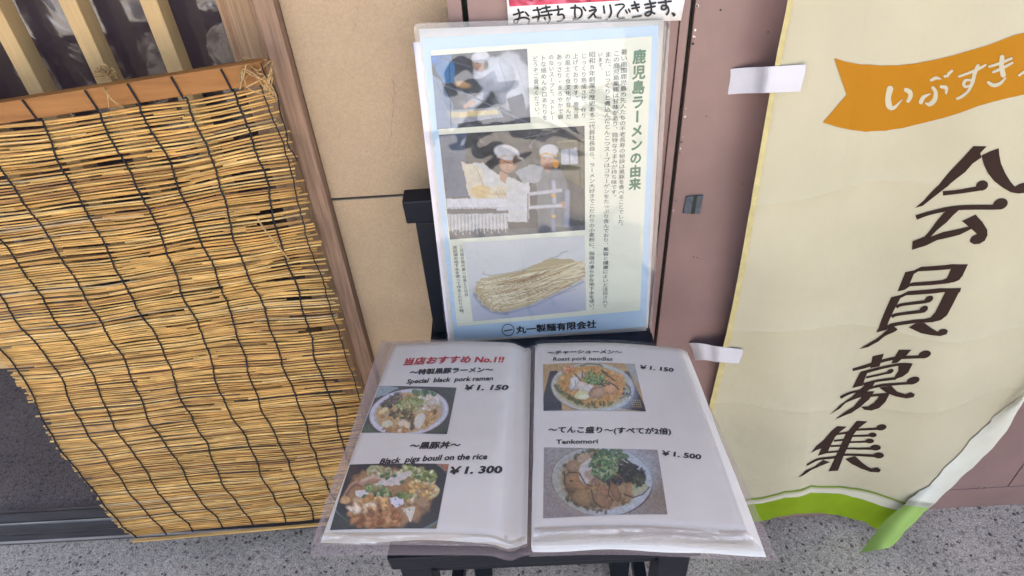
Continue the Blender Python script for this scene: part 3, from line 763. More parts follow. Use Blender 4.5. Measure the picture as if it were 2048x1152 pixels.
def bowl_roast(x, y):
    P = Paint((x - 1080) * 9.31, (y - 720) * 9.31, (164, 132, 84))
    P.poly([(1560, 60), (1800, 60), (1870, 500), (1700, 300)], (146, 144, 138), 10)
    P.poly([(190, 235), (330, 235), (420, 980), (40, 980), (60, 720)], (58, 58, 66)); P.poly([(1580, 235), (1660, 250), (2000, 980), (1500, 930), (1500, 400)], (56, 54, 60))
    for k in range(5):
        for j in range(4): P.ell(1705 + k * 38 + j * 8, 775 + j * 38, 12, 12, (150, 130, 80), 0, .3)
    P.ell(985, 545, 780, 460, (128, 110, 100), 3, .012); P.ell(985, 540, 768, 448, (168, 166, 152), 3, .015)
    P.ell(1350, 620, 400, 350, (158, 172, 186), 3, .3, a=.8); P.ell(980, 545, 700, 400, (160, 150, 110), 3, .05, 20)
    P.ell(960, 520, 620, 372, (178, 128, 52), 3, .05, 40, 80)
    P.blobs(1, 120, 930, 520, 560, 330, (22, 60), [(186, 130, 48), (190, 144, 70), (170, 118, 44), (180, 150, 84)], 3)
    P.blobs(2, 40, 1400, 500, 190, 220, (24, 60), [(190, 132, 66), (186, 120, 60), (180, 150, 80)], 20)
    P.blobs(3, 26, 520, 230, 120, 50, (24, 50), [(188, 120, 70), (190, 140, 90)], -20)
    P.ell(640, 480, 90, 150, (186, 180, 170), 10, .12, 30, 50, shade=.45); P.ell(780, 540, 110, 90, (182, 168, 152), 10, .12, 30, 50, shade=.45); P.ell(760, 330, 60, 90, (182, 160, 140), 20, .15, 20)
    P.ell(920, 580, 90, 70, (190, 180, 172), -10, .12, 26, 40); P.ell(790, 700, 150, 80, (184, 178, 120), -8, .1, 30, 50); P.ell(820, 730, 100, 40, (200, 200, 170), -5, .2, 16)
    P.ell(1100, 640, 190, 120, (160, 124, 92), -20, .12, 30, 60, shade=.45); P.ell(1310, 560, 130, 130, (186, 134, 88), 20, .12, 30, 60, shade=.45)
    for a in ([(655, 310), (770, 440)], [(800, 250), (790, 400)], [(900, 330), (960, 240)]): P.line(a, 22, (88, 62, 50))
    for a in ([(1170, 280), (1300, 360), (1400, 430)], [(1290, 460), (1400, 520), (1470, 590)], [(1150, 240), (1260, 300)]): P.line(a, 28, (82, 74, 52))
    P.line([(660, 440), (670, 540), (590, 640)], 12, (96, 84, 50)); P.line([(920, 690), (950, 620), (1060, 570), (1180, 560)], 12, (90, 72, 50)); P.line([(1260, 640), (1290, 740)], 12, (110, 76, 50))
    P.line([(290, 520), (340, 600), (480, 690), (620, 780), (800, 850)], 60, (98, 92, 60)); P.line([(760, 150), (900, 110), (1120, 130), (1160, 160)], 34, (104, 104, 86))
    P.blobs(4, 40, 540, 700, 320, 60, (14, 34), [(86, 84, 50), (120, 116, 70), (104, 112, 70)], 35)
    P.blobs(5, 40, 1100, 860, 300, 50, (14, 34), [(86, 90, 50), (120, 106, 56), (84, 70, 44)], -8)
    P.line([(1600, 480), (1680, 560), (1690, 640), (1560, 720), (1500, 760)], 20, (66, 80, 100)); P.blobs(6, 22, 1630, 640, 80, 110, (12, 28), [(60, 74, 96), (110, 130, 120)], 10)
    P.blobs(7, 130, 1010, 390, 200, 130, (12, 34), [(66, 110, 60), (96, 140, 70), (48, 84, 52), (130, 160, 100), (80, 120, 84)], 10, el=2.6)
    P.blobs(8, 26, 1210, 480, 100, 60, (14, 30), [(76, 90, 60), (60, 66, 56)], 10); P.grain(.12, 26)
    return P.soften(.2, 1.55)
def bowl_tenkomori(x, y):
    P = Paint((x - 1080) * 6.98, (y - 885) * 6.98, (136, 124, 122))
    P.ell(1650, 800, 260, 300, (128, 110, 88), 0, .6, a=.8); P.ell(260, 160, 260, 160, (142, 136, 134), 0, .6)
    P.ell(870, 560, 712, 498, (74, 48, 56), 6, .004, 12, 400); P.ell(870, 560, 700, 487, (162, 168, 174), 6, .01, 12, 400)
    P.ell(620, 560, 440, 400, (150, 136, 96), 6, .3, a=.85); P.ell(1250, 420, 330, 330, (160, 174, 184), 0, .5, a=.7)
    P.ell(860, 565, 560, 390, (150, 124, 74), 10, .05, 40, 90)
    P.blobs(1, 80, 860, 640, 520, 280, (26, 66), [(150, 106, 50), (130, 90, 46), (110, 80, 44), (166, 124, 66)], 5)
    P.blobs(2, 30, 420, 620, 60, 320, (20, 46), [(72, 66, 42), (90, 84, 50)], -16); P.blobs(12, 40, 640, 900, 320, 40, (20, 44), [(84, 84, 48), (110, 92, 50)], 18)
    P.blobs(3, 40, 700, 170, 220, 50, (20, 44), [(86, 88, 56), (110, 104, 60)], -12)
    P.ell(470, 365, 100, 82, (150, 112, 72), 20, .1, 20, shade=.45); P.ell(620, 240, 100, 62, (170, 140, 104), -10, .1, 20); P.ell(770, 195, 80, 50, (150, 118, 86), 10, .12, 20)
    P.ell(470, 560, 120, 120, (146, 104, 50), 0, .12, 26, shade=.45); P.ell(560, 640, 110, 60, (150, 104, 50), 20, .15, 20, shade=.45); P.ell(440, 570, 26, 16, (80, 66, 40), 0, .3)
    P.ell(600, 800, 140, 120, (142, 108, 56), 20, .12, 30, shade=.45); P.ell(640, 380, 110, 66, (180, 172, 164), -25, .12, 26); P.ell(690, 300, 70, 40, (184, 178, 166), -20, .12, 20)
    P.ell(630, 520, 70, 110, (176, 168, 156), -20, .12, 26); P.ell(700, 490, 80, 56, (160, 136, 116), 30, .12, 20); P.ell(780, 580, 70, 56, (134, 100, 76), 20, .12, 20)
    P.ell(870, 850, 150, 96, (136, 94, 52), 25, .1, 24, shade=.45); P.ell(900, 720, 80, 60, (150, 102, 60), 10, .1, 20); P.ell(1060, 740, 62, 140, (128, 88, 48), -22, .1, 18, shade=.45); P.ell(1170, 540, 76, 70, (112, 80, 50), 0, .1, 16)
    P.ell(1270, 700, 80, 110, (150, 108, 60), 20, .12, 24, shade=.45); P.ell(1400, 690, 130, 60, (160, 160, 120), -28, .1, 20); P.ell(1350, 650, 60, 40, (140, 156, 104), -20, .15, 16)
    for a in ([(340, 430), (350, 620), (420, 760)], [(560, 470), (640, 620), (740, 650)], [(720, 700), (760, 860), (860, 940)], [(980, 620), (960, 760), (1020, 850)], [(1180, 760), (1300, 810), (1440, 760), (1530, 660)], [(520, 455), (400, 450)], [(760, 500), (860, 560)]): P.line(a, 16, (64, 50, 40))
    P.blobs(4, 110, 1260, 430, 210, 130, (20, 50), [(44, 42, 42), (58, 56, 50), (36, 34, 38), (66, 62, 54)], 35); P.blobs(5, 50, 1000, 560, 160, 60, (16, 40), [(52, 50, 56), (40, 38, 44), (78, 66, 56)], 5)
    P.blobs(14, 40, 1380, 560, 90, 90, (16, 36), [(50, 54, 44), (70, 74, 54)], 30)
    P.blobs(6, 220, 900, 345, 205, 215, (12, 36), [(66, 110, 60), (90, 138, 70), (46, 80, 50), (124, 152, 92), (56, 96, 66)], 10, el=2.4); P.blobs(7, 70, 1110, 180, 130, 60, (14, 34), [(54, 92, 60), (76, 116, 70), (100, 120, 80)], 20)
    P.blobs(8, 26, 940, 330, 240, 200, (5, 12), [(190, 196, 180), (176, 180, 150)], 0); P.line([(1150, 260), (1230, 315)], 12, (180, 170, 140)); P.line([(1020, 230), (1060, 310)], 10, (170, 166, 130)); P.line([(930, 480), (960, 420)], 14, (170, 164, 120))
    P.grain(.14, 26); return P.soften(.30, 1.3)
def photo_worker(x, y):
    P = Paint((x - 850) * 2.879, (y - 80) * 2.879, (52, 58, 74))
    P.blobs(1, 60, 320, 280, 300, 230, (14, 44), [(48, 52, 64), (74, 80, 96), (40, 42, 52), (90, 96, 110)], 0, .8)
    P.poly([(40, 90), (150, 85), (176, 160), (165, 240), (110, 240), (70, 180)], (52, 122, 184), 8, 30); P.ell(60, 110, 40, 30, (40, 110, 190), 0, .3, shade=.4)
    P.poly([(40, 190), (90, 230), (150, 340), (190, 505), (60, 505)], (120, 142, 176), 10, 40); P.line([(70, 240), (140, 400), (160, 500)], 6, (84, 100, 130), .7)
    # figure in a white coat bending over the trough
    P.ell(500, 240, 118, 175, (186, 192, 208), -14, .06, 14, 60, shade=.5); P.ell(400, 190, 120, 100, (190, 198, 216), 20, .06, 14, 60, shade=.5)
    P.poly([(470, 330), (560, 300), (600, 470), (520, 490)], (70, 74, 92), 6, 30); P.line([(380, 240), (330, 320), (270, 360)], 44, (176, 184, 204)); P.line([(280, 350), (235, 375)], 26, (196, 160, 138))
    P.ell(318, 130, 44, 46, (182, 146, 126), 10, .1, shade=.5); P.ell(320, 96, 52, 34, (206, 210, 222), -8, .08, shade=.4); P.line([(276, 116), (366, 112)], 8, (170, 174, 190)); P.ell(352, 140, 14, 24, (60, 50, 48), 0, .3); P.line([(298, 130), (308, 131)], 4, (60, 44, 40)); P.line([(292, 158), (306, 158)], 3, (130, 80, 70))
    P.line([(430, 130), (470, 240), (460, 340)], 5, (150, 158, 178), .7); P.line([(520, 110), (560, 240)], 5, (150, 158, 178), .6)
    P.poly([(120, 400), (420, 380), (450, 440), (160, 480)], (150, 156, 172), 5); P.poly([(140, 412), (410, 392), (425, 420), (160, 446)], (212, 196, 150), 6, 20); P.ell(215, 250, 50, 20, (176, 140, 96), 10, .2, shade=.4)
    P.line([(90, 100), (260, 150)], 7, (80, 92, 116)); P.line([(100, 250), (260, 310), (440, 400), (600, 480)], 8, (100, 110, 132)); P.line([(140, 120), (150, 500)], 6, (64, 76, 100))
    P.grain(.06, 30); return P.c * .85
def photo_kitchen(x, y):
    P = Paint((x - 850) * 2.879, (y - 80) * 2.879, (60, 62, 68))
    P.blobs(1, 60, 500, 600, 420, 140, (14, 40), [(50, 52, 58), (74, 76, 82), (92, 92, 96), (42, 40, 44)], 0); P.poly([(80, 540), (240, 520), (230, 600), (250, 880), (120, 890)], (74, 92, 122), 8, 40)
    P.poly([(760, 575), (920, 560), (910, 840), (780, 760)], (98, 96, 74), 4); P.poly([(783, 620), (875, 610), (878, 700), (785, 706)], (190, 196, 214)); P.line([(830, 612), (832, 704)], 5, (120, 120, 110)); P.line([(760, 580), (920, 566)], 8, (130, 126, 96)); P.line([(885, 570), (895, 820)], 10, (70, 66, 52))
    P.line([(560, 560), (760, 520)], 5, (120, 124, 130)); P.line([(600, 600), (700, 500)], 5, (110, 112, 118)); P.line([(690, 540), (800, 500)], 4, (130, 130, 130))
    # second worker
    P.poly([(640, 800), (680, 730), (720, 715), (780, 730), (815, 800), (815, 1100), (650, 1100)], (112, 118, 128), 8, 40); P.line([(770, 760), (800, 850), (810, 920)], 46, (104, 110, 122)); P.ell(800, 935, 28, 20, (190, 150, 130), 0, .2)
    P.ell(705, 680, 42, 50, (186, 146, 122), 0, .1, shade=.45); P.ell(712, 628, 54, 36, (196, 200, 214), -6, .08); P.line([(665, 650), (700, 640), (755, 655)], 10, (206, 160, 90)); P.ell(752, 698, 18, 24, (212, 152, 60), 0, .1)
    P.ell(690, 675, 4, 3, (60, 40, 36)); P.ell(718, 676, 4, 3, (60, 40, 36)); P.line([(694, 706), (712, 706)], 4, (140, 84, 72)); P.poly([(690, 720), (720, 725), (715, 750), (700, 745)], (170, 130, 110))
    P.line([(680, 664), (700, 662)], 4, (70, 50, 44)); P.line([(710, 664), (728, 666)], 4, (70, 50, 44)); P.line([(706, 680), (703, 694)], 4, (150, 110, 92)); P.ell(705, 722, 30, 8, (130, 96, 80), 0, .5)
    # first worker
    P.poly([(250, 700), (330, 690), (420, 760), (520, 780), (600, 820), (600, 960), (260, 900)], (196, 200, 206), 10, 40); P.poly([(520, 740), (620, 700), (680, 720), (660, 800), (560, 810)], (150, 156, 170), 8, 30)
    P.ell(480, 690, 52, 60, (182, 138, 112), 14, .1, shade=.45); P.ell(470, 636, 74, 40, (206, 208, 218), 12, .08); P.line([(420, 660), (480, 650), (560, 670)], 12, (200, 190, 186)); P.poly([(430, 740), (480, 760), (460, 810), (430, 790)], (176, 134, 108))
    P.poly([(210, 690), (330, 720), (340, 820), (300, 880), (250, 880)], (202, 196, 180), 10, 40); P.line([(300, 730), (340, 830)], 5, (150, 144, 140))
    P.line([(470, 690), (500, 696)], 5, (70, 50, 44)); P.line([(452, 684), (462, 686)], 5, (70, 50, 44)); P.line([(478, 700), (472, 716)], 4, (140, 100, 84)); P.line([(468, 732), (492, 736)], 4, (130, 80, 70)); P.ell(520, 680, 16, 30, (90, 70, 62), 10, .3); P.ell(330, 860, 66, 38, (206, 182, 130), 10, .12, 12); P.ell(430, 870, 72, 42, (204, 196, 176), 0, .12, 12); P.line([(280, 840), (380, 870), (470, 870)], 14, (190, 160, 110), .6)
    for k in range(4): P.line([(410 + k * 20, 850), (430 + k * 20, 900)], 4, (150, 140, 120), .8)
    # machine and hanging noodles
    P.poly([(120, 900), (480, 895), (500, 960), (125, 965)], (206, 210, 226), 3); P.poly([(470, 850), (600, 800), (600, 1040), (440, 1030)], (200, 204, 214), 8, 40)
    P.poly([(128, 960), (480, 955), (480, 985), (130, 990)], (86, 90, 100)); P.poly([(130, 990), (470, 985), (480, 1090), (140, 1100)], (190, 194, 204)); P.poly([(140, 1090), (925, 1060), (925, 1150), (145, 1160)], (90, 94, 104), 12, 30)
    for k in range(34):
        xx = 135 + k * 10.2; P.line([(xx, 950), (xx + 2, 975)], 4, (70, 74, 84)); P.line([(xx, 995), (xx + 3, 1090 + (k * 37 % 30))], 3.4, (120, 124, 134) if k % 2 else (226, 226, 230), .9)
    for y0, y1, c in ((960, 940, (196, 202, 220)), (870, 850, (190, 196, 214))): P.line([(420 if y0 > 900 else 600, y0), (780, y1)], 18, c)
    P.line([(740, 800), (745, 920)], 20, (176, 184, 214)); P.line([(820, 860), (815, 1060)], 26, (150, 160, 190)); P.line([(735, 960), (740, 1100)], 18, (130, 140, 170)); P.ell(738, 880, 12, 12, (220, 170, 70)); P.ell(740, 1003, 12, 8, (220, 180, 60))
    P.line([(592, 870), (592, 1050)], 6, (50, 52, 60)); P.poly([(840, 860), (920, 870), (925, 1060), (840, 1050)], (66, 68, 72), 10); P.grain(.10, 24)
    return P.c * .85
def photo_noodles(x, y):
    X, Y = (x - 930) * 6.777, (y - 470) * 6.777
    P = Paint(X, Y, (232, 234, 240)); P.ell(900, 1000, 900, 300, (186, 194, 222), 0, .6)
    P.line([(140, 780), (250, 930), (380, 1010), (560, 1040)], 70, (120, 124, 156), .6); P.line([(560, 1050), (950, 940), (1300, 760), (1600, 610)], 30, (140, 144, 176), .5)
    P.poly([(150, 640), (220, 560), (520, 500), (800, 440), (1150, 290), (1380, 300), (1620, 360), (1620, 540), (1250, 760), (900, 920), (560, 1030), (380, 1010), (250, 920), (150, 760)], (206, 190, 150), 16, 60)
    R = random.Random(5)
    for k in range(150):
        f = R.random(); g = R.random()
        x0, y0 = 160 + 240 * f + R.uniform(-20, 40), 620 + 370 * f + R.uniform(-30, 20); x1, y1 = 1560 + R.uniform(-60, 60), 330 + 230 * g
        mx, my = 850 + R.uniform(-100, 100), 500 + 380 * (f * .7 + g * .3) + R.uniform(-50, 50)
        pts = [tuple(p) for p in smooth_line([(x0, y0), ((x0 + mx) / 2, (y0 + my) / 2 + R.uniform(-30, 30)), (mx, my), ((x1 + mx) / 2, (my + y1) / 2 + 10), (x1, y1)], 3)]
        P.line(pts, R.uniform(11, 17), R.choice([(246, 238, 206), (240, 228, 190), (226, 210, 168), (250, 244, 222), (204, 178, 136), (232, 216, 176), (190, 160, 118)]), .85)
    for k in range(70):
        f = R.random(); x0, y0 = R.uniform(200, 900), 560 + 400 * f; x1 = x0 + R.uniform(300, 800)
        P.line([(x0, y0), ((x0 + x1) / 2, y0 - 60 + R.uniform(-30, 30)), (min(1600, x1), y0 - 170 + R.uniform(-40, 40))], 5, R.choice([(150, 118, 78), (176, 146, 104), (130, 100, 64)]), .7)
    for cx, cy in ((190, 690), (250, 800), (300, 870), (420, 960), (520, 970)):
        for q in range(3): P.ring(cx + q * 14, cy, 80 - q * 16, 46 - q * 9, .16, (222, 208, 170) if q % 2 == 0 else (180, 156, 116), -30, .9)
    P.line([(260, 470), (240, 500), (340, 520), (520, 500), (900, 430)], 12, (190, 190, 180)); P.line([(1150, 290), (1250, 270), (1310, 220), (1390, 200)], 8, (150, 160, 170))
    return P.c * .85
def sign_picture(x, y):
    P = Paint((x - 1000) * 5.12, y * 5.12, (196, 66, 92)); P.blobs(3, 60, 450, -20, 520, 70, (20, 60), [(214, 90, 112), (180, 50, 78), (226, 120, 140), (150, 36, 60)], -3); P.ell(320, 0, 26, 12, (60, 20, 30)); return P.c * .95

# ------------------------------------------------------------------ chair
ZS = .700
ch = thing('bar_chair', 'black lacquered wooden bar chair standing in front of the wall, holding the open menu', 'chair', (.02, .6, 0))
FL, FR = at(776, 1108, 'Z', ZS), at(1400, 1092, 'Z', ZS)
BLc, BRc = at(866, 672, 'Z', ZS), at(1304, 664, 'Z', ZS)
dn = np.array([0, 0, -.030])
sFL, sFR = at(784, 1141, 'Z', ZS - .030), at(1402, 1113, 'Z', ZS - .030)
FL, FR = np.array([sFL[0] - .002, sFL[1] - .001, ZS]), np.array([sFR[0], sFR[1] - .001, ZS])
hexa('seat', [sFL, sFR, BRc + dn, BLc + dn, FL, FR, BRc, BLc], m_chair, ch, .003)
seat_c = (FL + FR + BLc + BRc) / 4
def inset(P, k): return seat_c + (P - seat_c) * k
def leg(name, P, foot, w, top=ZS - .030, bot=.002):
    a = np.array([P[0], P[1], top]); b = np.array([foot[0], foot[1], bot]); V = []
    for q in (b, a):
        V += [q + np.array([-w, -w, 0]), q + np.array([w, -w, 0]), q + np.array([w, w, 0]), q + np.array([-w, w, 0])]
    hexa(name, V, m_chair, ch, .002); return a, b
LG = []
for P, sx, sy in ((FL, 1, 1), (FR, -1, 1), (BRc, -1, -1), (BLc, 1, -1)):
    top = P + np.array([sx * .028, sy * .028, 0]); foot = top + np.array([-sx * .004, -sy * .004, 0])
    LG.append(leg('leg', top, foot, .019))
def beam(name, a, b, hw, hz, mt=m_chair, parent=ch):
    a = np.array(a, float); b = np.array(b, float); t = b - a; t /= np.linalg.norm(t); s_ = np.array([-t[1], t[0], 0]) * hw; z = np.array([0, 0, hz])
    hexa(name, [a - s_ - z, b - s_ - z, b + s_ - z, a + s_ - z, a - s_ + z, b - s_ + z, b + s_ + z, a + s_ + z], mt, parent, .0015)
for (i, j), h in (((0, 1), .25), ((1, 2), .32), ((2, 3), .25), ((3, 0), .32)):
    p = LG[i][1] * (1 - h / .67) + LG[i][0] * (h / .67); q = LG[j][1] * (1 - h / .67) + LG[j][0] * (h / .67); d = (q - p) / np.linalg.norm(q - p) * .0185
    beam('stretcher', p + d, q - d, .010, .014)
for (i, j) in ((0, 1), (1, 2), (2, 3), (3, 0)):
    p = LG[i][0] + np.array([0, 0, -.022]); q = LG[j][0] + np.array([0, 0, -.022]); d = (q - p) / np.linalg.norm(q - p) * .0185
    beam('apron', p + d, q - d, .008, .0215)
# back posts and top rail
rz0, rz1 = at(811, 449, 'Y', .806)[2], at(803, 404, 'Y', .806)[2]
rx0 = at(803, 404, 'Y', .806)[0]
hexa('top_rail', [(rx0 + .001, .806, rz0), (.186, .806, rz0 + .002), (.186, .838, rz0 + .002), (rx0 + .001, .838, rz0),
                  (rx0, .806, rz1), (.186, .806, rz1 + .002), (.186, .838, rz1 + .002), (rx0, .838, rz1)], m_chair, ch, .003)
pt, pb = at(832, 449, 'Y', .812), at(872, 672, 'Y', .800)
for sx, x_t, x_b in ((1, pt[0], pb[0]), (-1, .178, .190)):
    w = .026 * sx
    hexa('back_post', [(x_b, .792, ZS - .0), (x_b + w, .792, ZS), (x_b + w, .818, ZS), (x_b, .818, ZS),
                       (x_t, .808, rz0 - .0005), (x_t + w, .808, rz0 - .0005), (x_t + w, .834, rz0 - .0005), (x_t, .834, rz0 - .0005)], m_chair, ch, .002)
hexa('seat_rear_block', [(pb[0] - .006, .772, ZS - .02), (.196, .765, ZS - .02), (.196, .826, ZS - .02), (pb[0] - .006, .826, ZS - .02),
                         (pb[0] - .006, .772, ZS - .001), (.196, .765, ZS - .001), (.196, .826, ZS - .001), (pb[0] - .006, .826, ZS - .001)], m_chair, ch, .002)

# ------------------------------------------------------------------ sign on the wall behind the poster
SG = Sheet(at(1015, 40, 'Y', YP - .0075), (1, 0, 0), (0, 0, -1))
sg = thing('takeaway_sign', 'white hand lettered paper with a pink picture strip taped above the laminated poster', 'sign', tuple(at(1190, 20, 'Y', YP - .001)))
SG.quad('paper', [(1009, -60), (1384, -72), (1362, 41), (1017, 50)], 6, 4, 0, m_paper, sg, thick=.0004)
SG.quad('picture', [(1010, -58), (1240, -66), (1240, 1), (1019, 13)], 40, 14, .0003, m_print, sg, paint=sign_picture)
hw = []
def H(*strokes, w=20):
    for s_ in strokes: hw.append(xf(stroke(s_, w), 5.12, 1000, 0))
H([(140, 150), (240, 120)], [(185, 95), (200, 160), (170, 235), (140, 215), (200, 185), (265, 180), (300, 205), (290, 240)], [(262, 125), (290, 160)])
H([(340, 105), (415, 95)], [(380, 75), (400, 150), (385, 215)], [(335, 180), (420, 160)], [(430, 85), (510, 70)], [(470, 60), (480, 110)], [(425, 125), (530, 105)], [(430, 160), (530, 145)], [(495, 130), (510, 200), (490, 235)], [(455, 180), (465, 200)])
H([(545, 105), (640, 90)], [(590, 60), (600, 120), (590, 150), (640, 145), (655, 180), (625, 210), (590, 215)])
H([(725, 80), (790, 75), (830, 95), (835, 150), (800, 190), (750, 195)], [(770, 50), (765, 120), (770, 190)], [(850, 70), (875, 105)])
H([(930, 65), (975, 75)], [(915, 110), (985, 95), (940, 150), (905, 190)], [(960, 140), (985, 180), (1030, 185)])
H([(1060, 60), (1068, 130)], [(1125, 50), (1138, 120), (1120, 170), (1090, 200)])
H([(1180, 50), (1250, 40), (1270, 60), (1225, 110), (1200, 160), (1220, 185), (1270, 180)], [(1285, 100), (1300, 130)], [(1315, 90), (1330, 118)], w=17)
H([(1345, 55), (1420, 40)], [(1350, 85), (1425, 70)], [(1375, 15), (1395, 75), (1410, 110)], [(1355, 175), (1440, 160)])
H([(1480, 45), (1590, 25)], [(1490, 80), (1585, 62)], [(1530, 0), (1545, 60), (1545, 130), (1510, 160), (1485, 140), (1530, 115), (1580, 135)])
H([(1620, 25), (1750, 8)], [(1690, -8), (1700, 60), (1690, 90), (1655, 90), (1660, 55), (1710, 60), (1725, 110), (1705, 145)])
H([(1765, 135), (1785, 145), (1775, 155)], w=24)
SG.flat('lettering', hw, .0006, m_ink, sg, step=.00003)

# ------------------------------------------------------------------ laminated poster
p_bl, p_br, p_tl, p_tr = at(898, 688, 'Y', .768), at(1296, 662, 'Y', .768), at(832, 50, 'Y', .832), at(1332, 34, 'Y', .832)
PS = Sheet(p_tl, p_tr - p_tl, (p_bl + p_br) / 2 - (p_tl + p_tr) / 2, lambda u, v: .0025 * math.sin(u * 9 + .4) * math.sin(v * 6))
po = thing('laminated_poster', 'laminated blue bordered poster about noodles leaning on the chair back', 'poster', tuple((p_bl + p_br) / 2))
PS.quad('backing_sheet', [(826, 86), (1322, 60), (1293, 664), (897, 690)], 12, 12, -.0022, m_backpaper, po, thick=.0006)
PS.quad('paper', [(838, 58), (1328, 40), (1296, 656), (902, 686)], 14, 18, 0, m_paper, po, thick=.0005)
PS.quad('border_print', [(843, 76), (1317, 50), (1292, 653), (909, 681)], 14, 18, .0004, m_blue, po)
PS.quad('cream_field', [(862, 100), (1304, 72), (1280, 620), (914, 652)], 14, 18, .0008, m_cream, po)
PS.quad('photo', [(862, 111), (1054, 97), (1061, 245), (874, 258)], 120, 100, .0012, m_print, po, paint=photo_worker)
PS.quad('photo', [(878, 269), (1169, 251), (1170, 459), (900, 478)], 190, 140, .0012, m_print, po, paint=photo_kitchen)
PS.quad('photo', [(926, 484), (1169, 470), (1172, 620), (946, 642)], 180, 120, .0012, m_print, po, paint=photo_noodles)
PS.vtext('title', '鹿児島ラーメンの由来', (1279, 97), (1269, 380), m_green, po, .0013, .042, wx=.92)
for body, a, b in (('暑い南国鹿児島の先人たちの不老長寿の秘訣は黒豚を食べることでした。', (1248, 97), (1241, 456)),
                   ('この鹿児島黒豚は甘味があり、独特なうまみが持ち味です。', (1233, 100), (1227, 398)),
                   ('また、じっくりと煮込んだとんこつスープはコラーゲンをたっぷり含んでおり、美容と健康によいと注目されて', (1216, 102), (1210, 615)),
                   ('います。', (1200, 103), (1201, 145)),
                   ('昭和８年創業の歴史ある二代目社長自ら、ラーメン大好きでこだわりの小麦粉に、指宿の清らかな地下水を使い、', (1184, 102), (1183, 622)),
                   ('じっくり熟成させ、作り', (1168, 105), (1167, 236)), ('上げております。鹿児島', (1151, 105), (1152, 237)),
                   ('の風土と食文化が育んだ', (1135, 106), (1137, 238)), ('あっさり・まろやかで癖', (1118, 107), (1121, 239)),
                   ('のないスープと、ストレー', (1102, 108), (1105, 240)), ('トな細めんの口あたりを', (1086, 109), (1090, 240)),
                   ('どうぞご賞味ください。', (1070, 111), (1075, 234))):
    PS.vtext('text_column', body, a, b, m_inkg, po, .0013, .004, wx=1.0 if len(body) < 15 else 1.2)
PS.vtext('caption', '二代目の現代第一社長と三代目', (922, 489), (933, 592), m_inkg, po, .0013)
PS.vtext('caption', '池田湖の地下水を使って作るこだわりの麺。', (909, 490), (924, 630), m_inkg, po, .0013, wx=1.2)
PS.text('company_name', '丸一製麺有限会社', (1033, 665), (1192, 653), m_ink, po, .0013, .036)
rg = [(1016 + 12 * math.cos(a), 659 + 11.5 * math.sin(a)) for a in [2 * math.pi * k / 28 for k in range(28)]]
PS.flat('company_emblem', [xf(stroke([(x, y) for x, y in rg[i:i + 2] if True] if i < 27 else [rg[27], rg[0]], 1.5, cap=False), 1, 0, 0) for i in range(28)] + [stroke([(1008, 661), (1024, 658)], 2.2)], .0013, m_ink, po, step=.000004)
def rounded(c4, r, n=5):
    out = []
    for i in range(4):
        p = np.array(c4[i], float); a = np.array(c4[i - 1], float); b = np.array(c4[(i + 1) % 4], float)
        a = p + (a - p) / np.linalg.norm(a - p) * r; b = p + (b - p) / np.linalg.norm(b - p) * r
        for k in range(n + 1):
            t = k / n; out.append(tuple((1 - t) ** 2 * a + 2 * t * (1 - t) * p + t * t * b))
    return out
PS.flat('plastic_film', [rounded([(827, 46), (1341, 30), (1303, 662), (894, 694)], 12)], .0022, f_poster, po, maxe=.02)
PS.quad('film_margin', [(1329, 42), (1340, 42), (1303, 658), (1297, 658)], 2, 14, .0016, f_marginp, po)

# ------------------------------------------------------------------ open menu on the seat
mZb, mZf = .722, .748
c_bl, c_br = at(765, 684, 'Z', mZb), at(1362, 692, 'Z', mZb)
c_fl, c_fr = at(620, 1105, 'Z', mZf), at(1556, 1112, 'Z', mZf)
gut = None
def mbump(u, v):
    # u across (0 at back left corner), v towards the viewer
    g = .218 + .004 * v
    h = -.010 * math.exp(-((u - g) / .012) ** 2)
    if u < g:
        h += .004 * math.sin(math.pi * max(0, min(1, (u + .03) / (g + .03)))) - .004 * max(0, .03 - u) * 20 * .3
        h += .0022 * math.sin(v * 26 + u * 9) * max(0, min(1, (g - u) / .1))
    else:
        h += .005 * math.sin(math.pi * max(0, min(1, (u - g) / .24))) + .0015 * math.sin(v * 19 + u * 22)
    return h
MS = Sheet(c_bl, c_br - c_bl, (c_fl + c_fr) / 2 - (c_bl + c_br) / 2, mbump)
me_ = thing('open_menu', 'open plastic sleeved ramen menu lying on the black chair seat', 'menu', tuple((c_bl + c_fr) / 2))
m_menu = mat('menu_paper', (.81, .75, .68), .65, .2, noise=(7, .06), col2=(.73, .65, .60))
# lower sleeves of the stack on the right, cover, then the two open pages
MS.quad('cover', [(760, 678), (1072, 684), (1060, 1104), (616, 1108)], 24, 22, -.0060, f_margin, me_)
MS.quad('cover', [(1066, 684), (1372, 694), (1560, 1114), (1058, 1106)], 24, 22, -.0075, f_margin, me_)
for k in range(5):
    MS.quad('page', [(1072, 690), (1376 - 2.4 * k, 700 - k), (1533 - 3 * k, 1106 - 3.0 * k), (1064, 1098 - 3.2 * k)], 18, 18, -.0058 + .0009 * k, m_menu, me_, thick=.0002,
            edge=lambda a, b, k=k: np.array([.0012 * math.sin(b * 9 + k), .0011 * math.sin(a * 14 + k * 2.1) * b]))
MS.quad('page', [(786, 690), (1062, 696), (1054, 1082), (640, 1082)], 20, 20, -.0030, m_menu, me_, thick=.0002, edge=lambda a, b: np.array([0, .002 * math.sin(a * 9) * b]))
MS.quad('page', [(787, 688), (1060, 695), (1050, 1074), (647, 1066)], 26, 26, 0, m_menu, me_, thick=.0003, edge=lambda a, b: np.array([.0020 * math.sin(b * 7 + 1) * (1 - a), .0020 * math.sin(a * 8) * b]))
MS.quad('page', [(1074, 689), (1362, 698), (1494, 1064), (1069, 1056)], 26, 26, .0005, m_menu, me_, thick=.0003)
L1, L2 = .0008, .0013
